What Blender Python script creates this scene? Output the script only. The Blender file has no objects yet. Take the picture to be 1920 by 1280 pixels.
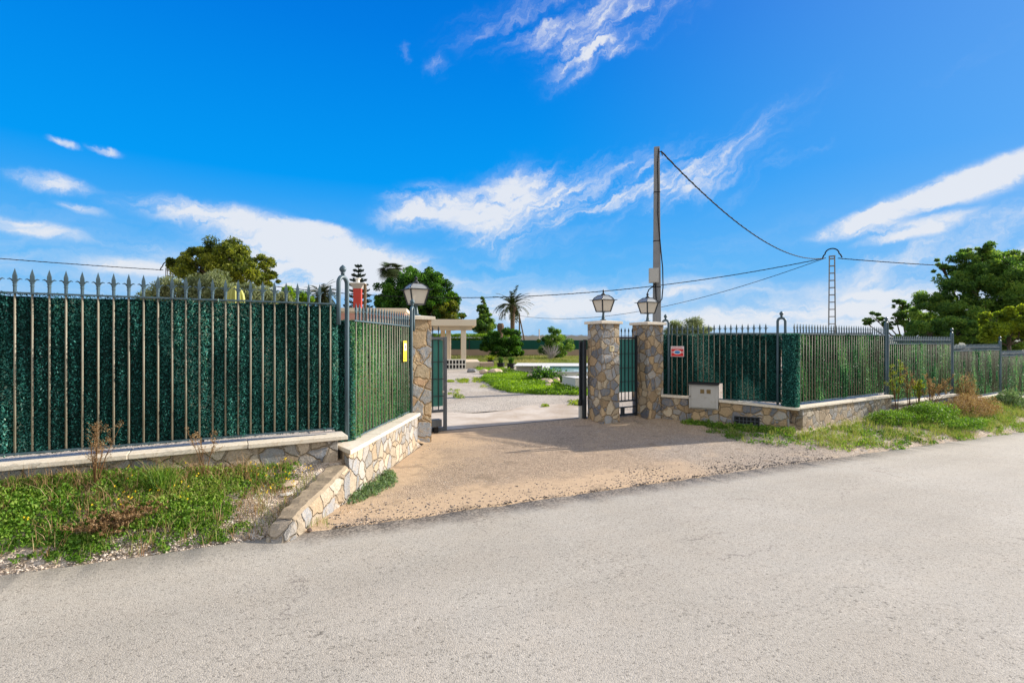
import bpy, math, random
import numpy as np
from mathutils import Vector, Matrix
R = math.radians
rng = np.random.default_rng(7)
random.seed(7)
scene = bpy.context.scene
col = scene.collection

# ---------------------------------------------------------------- camera
EYE = 1.6
cam_d = bpy.data.cameras.new('camera'); cam = bpy.data.objects.new('camera', cam_d); col.objects.link(cam)
cam.location = (0, 0, EYE); cam.rotation_euler = (R(90), 0, 0)
cam_d.lens = 18; cam_d.sensor_width = 36; cam_d.clip_start = 0.05; cam_d.clip_end = 12000
scene.camera = cam

# ---------------------------------------------------------------- light and exposure
SUN_EL, SUN_AZ = 21.0, 66.5            # azimuth measured clockwise from +Y (to the right of the view)
sv = Vector((math.cos(R(SUN_EL))*math.sin(R(SUN_AZ)), math.cos(R(SUN_EL))*math.cos(R(SUN_AZ)), math.sin(R(SUN_EL))))
sl = bpy.data.lights.new('sun', 'SUN'); sl.energy = 4.3; sl.angle = R(0.5); sl.color = (1.0, 0.92, 0.82)
so = bpy.data.objects.new('sun', sl); col.objects.link(so)
so.rotation_euler = sv.to_track_quat('Z', 'Y').to_euler()
scene.view_settings.view_transform = 'Standard'; scene.view_settings.look = 'None'
scene.view_settings.gamma = 1; scene.view_settings.use_curve_mapping = False
scene.view_settings.exposure = 1.1
scene.cycles.use_denoising = True
try: scene.cycles.denoiser = 'OPENIMAGEDENOISE'
except Exception: pass
scene.cycles.max_bounces = 6; scene.cycles.transparent_max_bounces = 8
scene.cycles.caustics_reflective = False; scene.cycles.caustics_refractive = False

# ---------------------------------------------------------------- node helper
class NT:
    def __init__(s, tree): s.t = tree; s.n = tree.nodes; s.l = tree.links
    def add(s, typ, ins=None, **kw):
        nd = s.n.new(typ)
        for k, v in kw.items(): setattr(nd, k, v)
        for k, v in (ins or {}).items():
            sk = nd.inputs[k]
            if isinstance(v, bpy.types.NodeSocket): s.l.new(v, sk)
            else: sk.default_value = v
        return nd
    def math(s, op, a, b=0.0, c=None, clamp=False):
        ins = {0: a, 1: b}
        if c is not None: ins[2] = c
        return s.add('ShaderNodeMath', ins, operation=op, use_clamp=clamp).outputs[0]
    def vmath(s, op, a, b=None):
        nd = s.add('ShaderNodeVectorMath', {0: a} if b is None else {0: a, 1: b}, operation=op)
        return nd.outputs['Value'] if op in ('LENGTH', 'DOT_PRODUCT') else nd.outputs[0]
    def scale(s, v, f):
        nd = s.add('ShaderNodeVectorMath', {0: v}, operation='SCALE'); nd.inputs['Scale'].default_value = f; return nd.outputs[0]
    def noise(s, vec, scale, detail=4, rough=.55, out='Fac', dist=0):
        return s.add('ShaderNodeTexNoise', {'Vector': vec, 'Scale': scale, 'Detail': detail, 'Roughness': rough, 'Distortion': dist}).outputs[out]
    def ramp(s, f, stops, interp='LINEAR'):
        nd = s.add('ShaderNodeValToRGB', {'Fac': f}); cr = nd.color_ramp; cr.interpolation = interp
        while len(cr.elements) < len(stops): cr.elements.new(0.5)
        for e, (p, c) in zip(cr.elements, stops):
            e.position = p; e.color = (c, c, c, 1) if isinstance(c, (int, float)) else (*c, 1)
        return nd.outputs['Color']
    def mix(s, f, a, b, mode='MIX'):
        nd = s.add('ShaderNodeMix', data_type='RGBA', blend_type=mode)
        for k, v in ((0, f), (6, a), (7, b)):
            if isinstance(v, bpy.types.NodeSocket): s.l.new(v, nd.inputs[k])
            elif k == 0: nd.inputs[k].default_value = v
            else: nd.inputs[k].default_value = (*v, 1)
        return nd.outputs[2]
    def smooth(s, v, a, b):
        nd = s.add('ShaderNodeMapRange', {'Value': v, 'From Min': a, 'From Max': b}, interpolation_type='SMOOTHSTEP'); return nd.outputs[0]

# ---------------------------------------------------------------- sky
world = bpy.data.worlds.new('World'); scene.world = world; world.use_nodes = True
w = NT(world.node_tree); w.n.clear()
sky = w.add('ShaderNodeTexSky', sky_type='NISHITA', sun_disc=False, sun_elevation=R(SUN_EL), sun_rotation=R(SUN_AZ),
            altitude=50, air_density=1.0, dust_density=0.6, ozone_density=2.2)
tc = w.add('ShaderNodeTexCoord').outputs['Generated']
sp = w.add('ShaderNodeSeparateXYZ', {0: tc})
az = w.math('ARCTAN2', sp.outputs[0], sp.outputs[1]); el = w.math('ARCSINE', sp.outputs[2])
ae = w.add('ShaderNodeCombineXYZ', {0: az, 1: el}).outputs[0]
nz = w.noise(ae, 5, 6, .6, 'Color')
nz2 = w.noise(ae, 22, 8, .65, 'Color')
warp = w.vmath('ADD', w.scale(w.vmath('SUBTRACT', nz, (.5, .5, .5)), .11), w.scale(w.vmath('SUBTRACT', nz2, (.5, .5, .5)), .055))
ws = w.add('ShaderNodeVectorMath', {0: ae, 1: warp}, operation='ADD').outputs[0]
warp_s = w.vmath('ADD', ae, w.scale(warp, .32))
def cloud(px, py, rx, ry, rot, dens, soft):
    """an elliptical cloud bank at a bearing and height above the horizon"""
    x = (px-960)/960; a = math.atan(x); e = math.atan((640-py)/960*math.cos(a))
    m = w.add('ShaderNodeMapping', {'Vector': ws if soft else warp_s, 'Location': (a, e, 0), 'Rotation': (0, 0, R(rot)),
              'Scale': (rx/960*math.cos(a)**2, ry/960*math.cos(a), 1)}, vector_type='TEXTURE').outputs[0]
    ln = w.vmath('LENGTH', m)
    return w.math('MULTIPLY', w.smooth(ln, 1.35, 0.0 if soft else .15), dens*(1.0 if soft else 1.35))
def fibre(rot, sx, sy, lo, hi):
    m = w.add('ShaderNodeMapping', {'Vector': ws, 'Rotation': (0, 0, R(-rot)), 'Scale': (1, 1, 1)}).outputs[0]
    m = w.add('ShaderNodeMapping', {'Vector': m, 'Scale': (sx, sy, 1)}).outputs[0]
    return w.smooth(w.noise(m, 1.0, 8, .62), lo, hi)
def total(lst):
    t = None
    for a in lst:
        t = a if t is None else w.math('ADD', t, a)
    return t
wisp = total([cloud(1130, 12, 300, 62, 8, 1.0, 1), cloud(1075, 112, 90, 36, 25, 1.1, 1), cloud(1130, 88, 90, 14, 2, .8, 1), cloud(820, 130, 24, 28, -50, .55, 1), cloud(768, 95, 12, 18, 0, .5, 1),
              cloud(1090, 360, 260, 60, 18, .72, 1), cloud(1330, 290, 230, 40, 20, .75, 1), cloud(1250, 360, 240, 40, 14, .8, 1), cloud(960, 390, 150, 75, 20, 1.0, 1),
              cloud(980, 465, 70, 25, 10, .5, 1), cloud(1450, 330, 170, 16, 24, .3, 1), cloud(1800, 130, 220, 18, 25, .2, 1),
              cloud(1850, 480, 420, 90, 12, .8, 1)])
puff = total([cloud(95, 340, 92, 20, -2, .95, 0), cloud(70, 428, 115, 18, -5, .85, 0), cloud(160, 390, 55, 9, -12, .5, 0), cloud(118, 264, 38, 8, -3, .8, 0), cloud(200, 277, 38, 9, -8, .8, 0),
              cloud(400, 405, 200, 24, -4, .75, 0), cloud(540, 458, 210, 46, -12, 1.0, 0), cloud(700, 492, 170, 44, -14, 1.1, 0), cloud(600, 425, 60, 12, -6, .8, 0), cloud(560, 510, 260, 36, -4, .9, 0), cloud(250, 498, 100, 16, 0, .9, 0), cloud(640, 540, 260, 24, 0, .7, 0),
              cloud(790, 392, 95, 44, 8, 1.1, 0), cloud(930, 385, 95, 50, 25, 1.0, 0),
              cloud(1740, 372, 225, 26, 17, 1.6, 0), cloud(1880, 332, 130, 30, 16, 1.5, 0), cloud(1620, 412, 110, 14, 14, 1.1, 0), cloud(1715, 430, 110, 18, 8, 1.2, 0), cloud(1680, 448, 90, 9, 4, 1.0, 0), cloud(1590, 440, 60, 10, 3, .5, 0),
              cloud(1640, 550, 70, 10, 2, .7, 0), cloud(1400, 590, 300, 26, 4, .75, 0), cloud(1270, 546, 60, 8, 2, .8, 0), cloud(1120, 560, 260, 30, 4, .62, 0), cloud(1000, 585, 300, 34, 0, .55, 0),
              cloud(1640, 590, 260, 34, 0, .75, 0)])
f1 = w.math('MULTIPLY', fibre(20, 3.4, 24, .30, .72), w.math('MULTIPLY_ADD', fibre(38, 12, 60, .35, .7), .75, .45)); f2 = w.math('MULTIPLY', fibre(4, 4.5, 16, .28, .66), w.math('MULTIPLY_ADD', fibre(-3, 16, 60, .35, .65), .5, .65))
mask = w.math('ADD', w.math('MULTIPLY', wisp, f1), w.math('MULTIPLY', puff, f2))
veil = w.math('MULTIPLY', w.smooth(el, .30, .02), w.math('MULTIPLY', fibre(5, 2.0, 15, .32, .75), .72))
above = w.smooth(el, -.01, .015)
mask = w.math('MULTIPLY', w.math('ADD', mask, veil, clamp=True), above, clamp=True)
mask = w.smooth(mask, .0, 1.05)
# the physical sky, graded to the deep polarised blue of the day
elr = w.add('ShaderNodeMapRange', {'Value': el, 'From Min': -.02, 'From Max': .72}).outputs[0]
grad = w.ramp(elr, [(0, (1.45,2.35,3.35)), (.07, (1.15,2.25,3.5)), (.20, (.42,1.85,3.65)), (.42, (.0,1.28,3.6)), (.75, (.0,.80,3.05)), (1, (.0,.55,2.5))])
toward = w.smooth(w.math('SUBTRACT', R(SUN_AZ), az), 1.15, -.10)
grad = w.mix(w.math('MULTIPLY', toward, .55), grad, (.95,1.95,3.6))
phys = w.add('ShaderNodeHueSaturation', {'Color': sky.outputs[0], 'Saturation': 1.3, 'Value': .55}).outputs[0]
skyc = w.mix(.985, phys, grad)
# bright cloud added in the unseen sky behind the viewer, as neutral fill light
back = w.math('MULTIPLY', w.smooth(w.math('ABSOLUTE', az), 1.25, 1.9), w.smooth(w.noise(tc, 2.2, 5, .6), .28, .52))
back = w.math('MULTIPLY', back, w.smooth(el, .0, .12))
cl = w.mix(w.math('MULTIPLY', mask, .93), skyc, (3.2, 3.3, 3.5))
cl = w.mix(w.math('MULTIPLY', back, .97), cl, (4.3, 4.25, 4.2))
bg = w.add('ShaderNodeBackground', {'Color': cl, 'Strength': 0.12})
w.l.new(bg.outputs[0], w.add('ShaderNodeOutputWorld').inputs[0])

# ---------------------------------------------------------------- frames of reference
CU, SU = math.cos(R(29.77)), math.sin(R(29.77)); UROT = R(29.77)
def W(U, V, z=0.0): return Vector((CU*U - SU*V, SU*U + CU*V, z))
def toUV(X, Y): return (CU*X + SU*Y, -SU*X + CU*Y)
def at(px, Y, z=0.0): return Vector(((px-960)/960*Y, Y, z))          # a point seen at column px, Y metres away
def hz(py, Y): return EYE + (640-py)/960*Y                            # height seen at row py, Y metres away

# ---------------------------------------------------------------- terrain
def road_z(U, V): return -.0347*np.clip(U, -40, 70) - .03*np.clip(V, -12, 5.07)
def sst(x, a, b):
    t = np.clip((x-a)/(b-a), 0, 1); return t*t*(3-2*t)
def curbU(V): return 1.28 + (V-5.92)*.7146
def wallR(V): return 10.33 - (V-6.40)*.60
def baseR(U): return np.interp(U, [8, 10.5, 15, 19, 24, 28, 60, 200], [-.22, -.28, -.27, -.33, -.57, -.83, -2.5, -2.6])
def ground_z(U, V):
    U = np.asarray(U, float); V = np.asarray(V, float)
    r = road_z(U, V); re = road_z(U, 5.07)
    X = CU*U - SU*V; Y = SU*U + CU*V; D = np.hypot(X, Y)
    # left bank
    zb = np.interp(U, [-1.4, .9], [.33, .20]); zl = re + (zb-re)*np.clip((V-5.07)/1.0, 0, 1)
    # driveway
    s = sst(V, 4.6, 8.9); zd = re*(1-s) - .22*s
    zd = np.where(V > 8.7, -.22 + .07*sst(V, 8.7, 9.25), zd)
    # right bank
    zr = re + (baseR(U)-re)*np.clip((V-5.07)/1.2, 0, 1)**.8
    wR = sst(U, 8.6, 10.2); zdr = zd*(1-wR) + zr*wR
    yard = -.15 + np.minimum(0, baseR(U)+.27)*(1-sst(V, 9, 16))
    front_left = (U < curbU(V) - .16) & (V < 6.33)
    front_mid = (U >= curbU(V) - .16) & (U < wallR(V) + .12) & (V < 8.7 + 9)
    front_right = (V < 6.5 + .045*np.clip(U-10.5, 0, 100))
    z = yard
    z = np.where(front_right & (U > 3), zdr, z)
    z = np.where(front_mid & (V < 9.3), zdr, z)
    z = np.where(front_left, zl, z)
    z = np.where(V < 5.05, r - .03, z)
    z = np.where(V < -10, r, z)
    far = np.clip(D-140, 0, None)
    z = z*np.clip(1-(D-100)/80, 0, 1) + (-.4)*np.clip((D-100)/80, 0, 1) + far*.0086
    return z
def G(X, Y): u, v = toUV(X, Y); return float(ground_z(u, v))
def gp(px, py, z=-.15):
    Y = 960*(EYE-z)/(py-640); return ((px-960)/960*Y, Y)

# ---------------------------------------------------------------- object helpers
def tag(o, label=None, cat=None, group=None, kind=None):
    if label: o['label'] = label
    if cat: o['category'] = cat
    if group: o['group'] = group
    if kind: o['kind'] = kind
    return o
def thing(name, label, cat, loc=(0, 0, 0), rot=0.0, group=None):
    o = bpy.data.objects.new(name, None); col.objects.link(o); o.empty_display_size = .2
    o.location = loc; o.rotation_euler = (0, 0, rot)
    return tag(o, label, cat, group)
def link(name, me, mat, parent=None, loc=None, smooth=False):
    if mat is not None and not me.materials: me.materials.append(mat)
    o = bpy.data.objects.new(name, me); col.objects.link(o)
    if parent is not None: o.parent = parent
    if loc is not None: o.location = loc
    if smooth: me.polygons.foreach_set('use_smooth', [True]*len(me.polygons))
    return o
def copy_tree(o, parent=None):
    c = o.copy(); col.objects.link(c)
    if parent is not None: c.parent = parent
    for ch in o.children: copy_tree(ch, c)
    return c
class MB:
    def __init__(s): s.v = []; s.f = []
    def add(s, vs, fs):
        b = len(s.v); s.v += [tuple(map(float, p)) for p in vs]; s.f += [tuple(b+i for i in f) for f in fs]; return s
    def box(s, x0, x1, y0, y1, z0, z1):
        return s.add([(x0,y0,z0),(x1,y0,z0),(x1,y1,z0),(x0,y1,z0),(x0,y0,z1),(x1,y0,z1),(x1,y1,z1),(x0,y1,z1)],
                     [(0,3,2,1),(4,5,6,7),(0,1,5,4),(1,2,6,5),(2,3,7,6),(3,0,4,7)])
    def hexa(s, lo, hi):          # two quads, bottom and top
        return s.add(list(lo)+list(hi), [(0,3,2,1),(4,5,6,7),(0,1,5,4),(1,2,6,5),(2,3,7,6),(3,0,4,7)])
    def prism(s, poly, z0, z1):
        n = len(poly); return s.add([(x,y,z0) for x,y in poly]+[(x,y,z1) for x,y in poly],
            [tuple(range(n))[::-1], tuple(range(n,2*n))]+[(i,(i+1)%n,n+(i+1)%n,n+i) for i in range(n)])
    def tube(s, pts, rad, seg=8, cap=True):
        pts = [Vector(p) for p in pts]; n = len(pts)
        rad = [rad]*n if isinstance(rad, (int, float)) else rad
        vs = []; prev = None
        for i, p in enumerate(pts):
            d = (pts[min(i+1,n-1)]-pts[max(i-1,0)]).normalized()
            if prev is None: a = d.orthogonal().normalized()
            else:
                a = prev - d*prev.dot(d); a = a.normalized() if a.length > 1e-6 else d.orthogonal().normalized()
            prev = a; b = d.cross(a)
            for k in range(seg):
                t = 2*math.pi*k/seg; vs.append(p + (a*math.cos(t)+b*math.sin(t))*rad[i])
        fs = [(i*seg+k, i*seg+(k+1)%seg, (i+1)*seg+(k+1)%seg, (i+1)*seg+k) for i in range(n-1) for k in range(seg)]
        if cap: fs += [tuple(range(seg))[::-1], tuple(range((n-1)*seg, n*seg))]
        return s.add(vs, fs)
    def lathe(s, prof, seg=12, c=(0,0,0)):
        vs = [(c[0]+r*math.cos(2*math.pi*k/seg), c[1]+r*math.sin(2*math.pi*k/seg), c[2]+z) for r, z in prof for k in range(seg)]
        n = len(prof)
        fs = [(i*seg+k, i*seg+(k+1)%seg, (i+1)*seg+(k+1)%seg, (i+1)*seg+k) for i in range(n-1) for k in range(seg)]
        fs += [tuple(range(seg))[::-1], tuple(range((n-1)*seg, n*seg))]
        return s.add(vs, fs)
    def mesh(s, name):
        me = bpy.data.meshes.new(name); me.from_pydata(s.v, [], s.f); me.validate(); me.update(); return me
    def build(s, name, mat, parent=None, loc=None, smooth=False, bevel=0):
        o = link(name, s.mesh(name), mat, parent, loc, smooth)
        if bevel:
            m = o.modifiers.new('bevel', 'BEVEL'); m.width = bevel; m.segments = 2; m.limit_method = 'ANGLE'; m.angle_limit = R(40)
        return o
def npmesh(name, V, F, mat, parent=None, var=None, smooth=False):
    """V (n,3); F (m,k) equal-sized faces"""
    V = np.asarray(V, np.float32); F = np.asarray(F, np.int32); m, k = F.shape
    me = bpy.data.meshes.new(name)
    me.vertices.add(len(V)); me.vertices.foreach_set('co', V.ravel())
    me.loops.add(m*k); me.loops.foreach_set('vertex_index', F.ravel())
    me.polygons.add(m); me.polygons.foreach_set('loop_start', np.arange(0, m*k, k, dtype=np.int32))
    me.polygons.foreach_set('loop_total', np.full(m, k, np.int32))
    if var is not None:
        a = me.attributes.new('var', 'FLOAT', 'POINT'); a.data.foreach_set('value', np.asarray(var, np.float32))
    me.update(calc_edges=True); me.validate()
    if smooth: me.polygons.foreach_set('use_smooth', np.ones(m, bool))
    return link(name, me, mat, parent)
def gridmesh(name, Xs, Ys, Zs, mat, parent=None, keep=None, smooth=True):
    n, m = Xs.shape; V = np.stack([Xs, Ys, Zs], -1).reshape(-1, 3)
    i = np.arange(n*m).reshape(n, m)
    F = np.stack([i[:-1,:-1], i[1:,:-1], i[1:,1:], i[:-1,1:]], -1).reshape(-1, 4)
    if keep is not None: F = F[keep.reshape(-1)]
    return npmesh(name, V, F, mat, parent, smooth=smooth)
def unit(n):
    a = rng.normal(size=(n, 3)); return a/np.linalg.norm(a, axis=1, keepdims=True)
def leaves(C, size, asp=.45, up=None, var=None, bend=0.0):
    """diamond-shaped leaf faces at the points C"""
    n = len(C); a = unit(n)
    if up is not None: a = a*(1-up[0]) + np.asarray(up[1])*up[0]; a /= np.linalg.norm(a, axis=1, keepdims=True)
    b = np.cross(a, unit(n)); b /= np.linalg.norm(b, axis=1, keepdims=True)
    s = (size*(.6+.8*rng.random(n)))[:, None] if np.isscalar(size) else np.asarray(size)[:, None]
    V = np.stack([C-a*s*.5, C+b*s*asp*.5, C+a*s*.5, C-b*s*asp*.5], 1).reshape(-1, 3)
    F = np.arange(4*n).reshape(n, 4)
    v = rng.random(n) if var is None else var
    return V, F, np.repeat(v, 4)
def merge(parts):
    Vs, Fs, vs = [], [], []; o = 0
    for V, F, v in parts: Vs.append(V); Fs.append(F+o); vs.append(v); o += len(V)
    return np.concatenate(Vs), np.concatenate(Fs), np.concatenate(vs)
def fnoise(x, y, sc, seed=0):
    """cheap smooth value noise"""
    x = np.asarray(x)*sc + seed*17.3; y = np.asarray(y)*sc + seed*9.1
    xi, yi = np.floor(x), np.floor(y); xf, yf = x-xi, y-yi
    def h(a, b): t = np.sin(a*127.1+b*311.7+seed*3.3)*43758.5453; return t-np.floor(t)
    u, v = xf*xf*(3-2*xf), yf*yf*(3-2*yf)
    return (h(xi,yi)*(1-u)+h(xi+1,yi)*u)*(1-v)+(h(xi,yi+1)*(1-u)+h(xi+1,yi+1)*u)*v

# ---------------------------------------------------------------- materials
def newmat(name):
    m = bpy.data.materials.new(name); m.use_nodes = True; t = NT(m.node_tree); t.n.clear()
    out = t.add('ShaderNodeOutputMaterial'); return m, t, out
def pbr(t, out, color, rough=.8, bump=None, bstr=.3, bdist=.02, spec=.3, metal=0, rsock=None, sub=None):
    ins = {'Base Color': color if isinstance(color, bpy.types.NodeSocket) else (*color, 1), 'Roughness': rsock or rough, 'Metallic': metal, 'Specular IOR Level': spec}
    if bump is not None:
        ins['Normal'] = t.add('ShaderNodeBump', {'Height': bump, 'Strength': bstr, 'Distance': bdist}).outputs[0]
    p = t.add('ShaderNodeBsdfPrincipled', ins); t.l.new(p.outputs[0], out.inputs[0]); return p
def wpos(t): return t.add('ShaderNodeNewGeometry').outputs['Position']
def simple(name, c, rough=.6, spec=.3, metal=0, var=.15, sc=6, bstr=.1, bsc=60, dirt=None):
    m, t, o = newmat(name); p = wpos(t); n = t.noise(p, sc, 5, .6)
    cc = t.mix(n, tuple(x*(1-var) for x in c), tuple(min(1, x*(1+var)) for x in c))
    if dirt: cc = t.mix(t.smooth(t.noise(p, sc*2.3, 6, .65), .5, .75), cc, dirt)
    pbr(t, o, cc, rough, t.noise(p, bsc, 3), bstr, .005, spec, metal); return m
def leafmat(name, cols, trans=.35, rough=.6, spec=.25):
    m, t, o = newmat(name)
    a = t.add('ShaderNodeAttribute', attribute_name='var').outputs['Fac']
    c = t.ramp(a, [(i/(len(cols)-1), cc) for i, cc in enumerate(cols)])
    p = t.add('ShaderNodeBsdfPrincipled', {'Base Color': c, 'Roughness': rough, 'Specular IOR Level': spec})
    tr = t.add('ShaderNodeBsdfTranslucent', {'Color': t.mix(1.0, c, (1.25, 1.3, .7), 'MULTIPLY')})
    mx = t.add('ShaderNodeMixShader', {0: trans, 1: p.outputs[0], 2: tr.outputs[0]}); t.l.new(mx.outputs[0], o.inputs[0]); return m
def stonemat(name, mortar, stones, scale=4.6, edge=.07, seed=0):
    m, t, o = newmat(name); p = t.vmath('ADD', wpos(t), (seed, seed*.7, seed*1.3))
    q = t.vmath('ADD', p, t.scale(t.vmath('SUBTRACT', t.noise(p, 5, 3, .6, 'Color'), (.5,.5,.5)), .10))
    vc = t.add('ShaderNodeTexVoronoi', {'Vector': q, 'Scale': scale, 'Randomness': .95}, feature='F1')
    ve = t.add('ShaderNodeTexVoronoi', {'Vector': q, 'Scale': scale, 'Randomness': .95}, feature='DISTANCE_TO_EDGE')
    cs = t.add('ShaderNodeSeparateColor', {0: vc.outputs['Color']})
    c = t.ramp(cs.outputs[0], [(i/len(stones), s) for i, s in enumerate(stones)], 'CONSTANT')
    n1 = t.noise(p, 14, 6, .65); n2 = t.noise(p, 60, 4, .6)
    c = t.mix(t.math('MULTIPLY', t.smooth(n1, .42, .72), .60), c, tuple(x*.95 for x in mortar))
    c = t.mix(1.0, c, t.ramp(n2, [(.25, .66), (.75, 1.25)]), 'MULTIPLY')
    br = t.math('MULTIPLY_ADD', cs.outputs[1], .45, .78); c = t.mix(1.0, c, br, 'MULTIPLY')
    mo = t.mix(n2, tuple(x*.75 for x in mortar), tuple(x*1.15 for x in mortar))
    e = t.math('ADD', ve.outputs[0], t.math('MULTIPLY', t.math('SUBTRACT', n1, .5), .05))
    em = t.smooth(e, edge*.55, edge)
    c = t.mix(t.math('MULTIPLY_ADD', em, .80, .20), mo, c)
    h = t.math('ADD', t.math('MULTIPLY', t.smooth(e, 0, edge*1.6), .8), t.math('ADD', t.math('MULTIPLY', n1, .6), t.math('MULTIPLY', n2, .25)))
    h = t.math('ADD', h, t.math('MULTIPLY', cs.outputs[2], .35))
    pbr(t, o, c, .85, h, 1.0, .034, .2); return m
M = {}
GREYB = [(.20,.215,.235), (.42,.33,.22), (.27,.28,.29), (.46,.33,.19), (.33,.32,.30), (.16,.175,.20), (.50,.42,.30), (.38,.27,.16)]
CREAM = [(.40,.31,.21), (.33,.32,.30), (.43,.355,.265), (.38,.29,.19), (.37,.345,.31), (.41,.34,.25), (.27,.275,.28), (.43,.38,.30)]
M['stone'] = stonemat('stone_grey', (.42,.31,.195), GREYB, 5.4, .05)
M['stone_l'] = stonemat('stone_cream', (.42,.34,.245), CREAM, 5.4, .045, 3)
M['stone_w'] = stonemat('stone_wall', (.36,.29,.21), CREAM[1:]+GREYB[:2], 4.8, .045, 9)
def coping():
    m, t, o = newmat('coping'); p = wpos(t); n = t.noise(p, 3, 6, .65); n2 = t.noise(p, 26, 5, .65)
    c = t.mix(n, (.62,.54,.42), (.74,.68,.57)); c = t.mix(t.math('MULTIPLY', t.smooth(n2, .48, .72), .55), c, (.46,.33,.19))
    c = t.mix(t.math('MULTIPLY', t.smooth(t.noise(p, 70, 2), .62, .72), .5), c, (.2,.16,.12))
    pbr(t, o, c, .75, n2, .35, .008); return m
M['coping'] = coping()
def streaky(name, base, dark, rough=.5, metal=.0):
    m, t, o = newmat(name); p = wpos(t); mp = t.add('ShaderNodeMapping', {'Vector': p, 'Scale': (30, 30, 4)}).outputs[0]
    n = t.noise(mp, 1, 5, .6); c = t.mix(t.smooth(n, .3, .75), base, dark); pbr(t, o, c, rough, n, .15, .002, .4, metal); return m
M['bar'] = streaky('bar_paint', (.27,.245,.18), (.185,.165,.12), .6)
M['iron'] = streaky('iron_paint', (.065,.115,.14), (.04,.072,.09), .45)
M['iron_d'] = streaky('dark_iron', (.022,.028,.033), (.012,.015,.018), .45)
M['gatef'] = streaky('gate_paint', (.085,.10,.115), (.06,.07,.08), .45)
M['hedge'] = leafmat('hedge_needles', [(.004,.022,.021), (.008,.055,.052), (.017,.125,.112), (.04,.235,.20), (.11,.40,.33), (.36,.40,.32)], .22, .55)
M['hedge_r'] = leafmat('hedge_needles_faded', [(.008,.032,.02), (.018,.08,.045), (.04,.16,.085), (.09,.27,.13), (.20,.40,.20), (.23,.19,.12)], .42, .55)  # same hedge, its greens brightened to paint in the sunlight on sun-facing panels
M['hedge_b'] = simple('hedge_backing', (.006,.028,.022), .9, .1, 0, .4, 30)
M['teal'] = simple('teal_screen', (.035,.17,.15), .6, .3, 0, .2, 4, .2, 200)
M['glass'] = simple('opal_glass', (.62,.56,.46), .3, .5, 0, .06, 4)
M['galv'] = simple('grey_box', (.40,.39,.36), .5, .4, 0, .08, 8)
M['white'] = simple('white_paint', (.66,.63,.56), .6, .3, 0, .07, 3)
M['cab'] = simple('cabinet_plastic', (.43,.42,.39), .5, .4, 0, .08, 4, .05, 80, (.36,.33,.27))
M['conc'] = simple('concrete', (.40,.37,.32), .85, .2, 0, .15, 6, .3, 40)
M['pole'] = simple('pole_concrete', (.22,.225,.23), .8, .2, 0, .18, 5, .3, 50)
M['cable'] = simple('cable', (.02,.02,.022), .8, .05)
M['red'] = simple('red_paint', (.42,.045,.03), .6, .3, 0, .15, 3)
M['signred'] = simple('sign_red', (.62,.02,.02), .4, .4, 0, .05)
M['signw'] = simple('sign_white', (.70,.62,.62), .4, .4, 0, .03)
M['signb'] = simple('sign_blue', (.05,.22,.50), .4, .4, 0, .05)
M['signy'] = simple('sign_yellow', (.80,.58,.03), .4, .4, 0, .05)
M['black'] = simple('black', (.008,.008,.009), .6, .3)
M['brown'] = simple('tinted_window', (.16,.105,.03), .3, .5)
M['pink'] = simple('pink_render', (.50,.27,.21), .85, .2, 0, .12, 2)
M['cream'] = simple('cream_render', (.62,.53,.40), .8, .2, 0, .08, 1.5)
M['bark'] = simple('bark', (.11,.085,.06), .9, .1, 0, .35, 12, .8, 30)
M['palmbark'] = simple('palm_bark', (.13,.09,.06), .9, .1, 0, .35, 12, .8, 14)
M['woodpole'] = simple('wood_pole', (.14,.10,.06), .9, .1, 0, .3, 6)
M['boundary'] = simple('boundary_wall', (.38,.28,.20), .9, .1, 0, .2, .8)
M['pine'] = leafmat('pine_needles', [(.015,.03,.006), (.045,.075,.010), (.12,.15,.014), (.23,.25,.02), (.34,.34,.035)], .42)
M['olive'] = leafmat('olive_leaves', [(.07,.09,.04), (.15,.18,.085), (.25,.28,.14), (.38,.40,.24)], .4)
M['dense'] = leafmat('dense_leaves', [(.010,.032,.008), (.025,.085,.010), (.07,.18,.014), (.16,.31,.02)], .42)
M['alep'] = leafmat('aleppo_needles', [(.02,.055,.014), (.05,.12,.026), (.10,.20,.035), (.19,.29,.045), (.29,.37,.06)], .5)
M['yel'] = leafmat('yellow_green_leaves', [(.06,.10,.015), (.14,.21,.02), (.28,.35,.02), (.46,.48,.03)], .45)
M['lime'] = leafmat('lime_leaves', [(.06,.13,.010), (.15,.27,.012), (.28,.42,.02)], .4)
M['palm'] = leafmat('palm_leaves', [(.012,.026,.008), (.025,.045,.012), (.05,.075,.02), (.09,.11,.035)], .2)
M['araucaria'] = leafmat('araucaria_leaves', [(.015,.035,.03), (.03,.055,.045), (.045,.08,.06)], .15)
M['weed'] = leafmat('weed_leaves', [(.035,.07,.012), (.06,.135,.016), (.09,.20,.02), (.14,.27,.025), (.23,.34,.05), (.30,.32,.09)], .38)
M['succ'] = leafmat('creeper_leaves', [(.06,.10,.045), (.14,.22,.10), (.27,.37,.20)], .38)
M['lawn'] = leafmat('lawn_blades', [(.10,.13,.03), (.16,.20,.04), (.22,.24,.07), (.30,.27,.11)], .35)
M['dry'] = leafmat('dry_stems', [(.16,.085,.035), (.26,.15,.07), (.38,.25,.13), (.50,.37,.22)], .25, .8)
M['dryg'] = leafmat('faded_grass', [(.14,.19,.04), (.24,.27,.07), (.36,.33,.14), (.18,.28,.04)], .35, .8)
M['petal_w'] = leafmat('white_petals', [(.8,.8,.75), (.85,.85,.82)], .3)
M['petal_y'] = leafmat('yellow_petals', [(.8,.55,.02), (.85,.65,.04)], .3)
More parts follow.
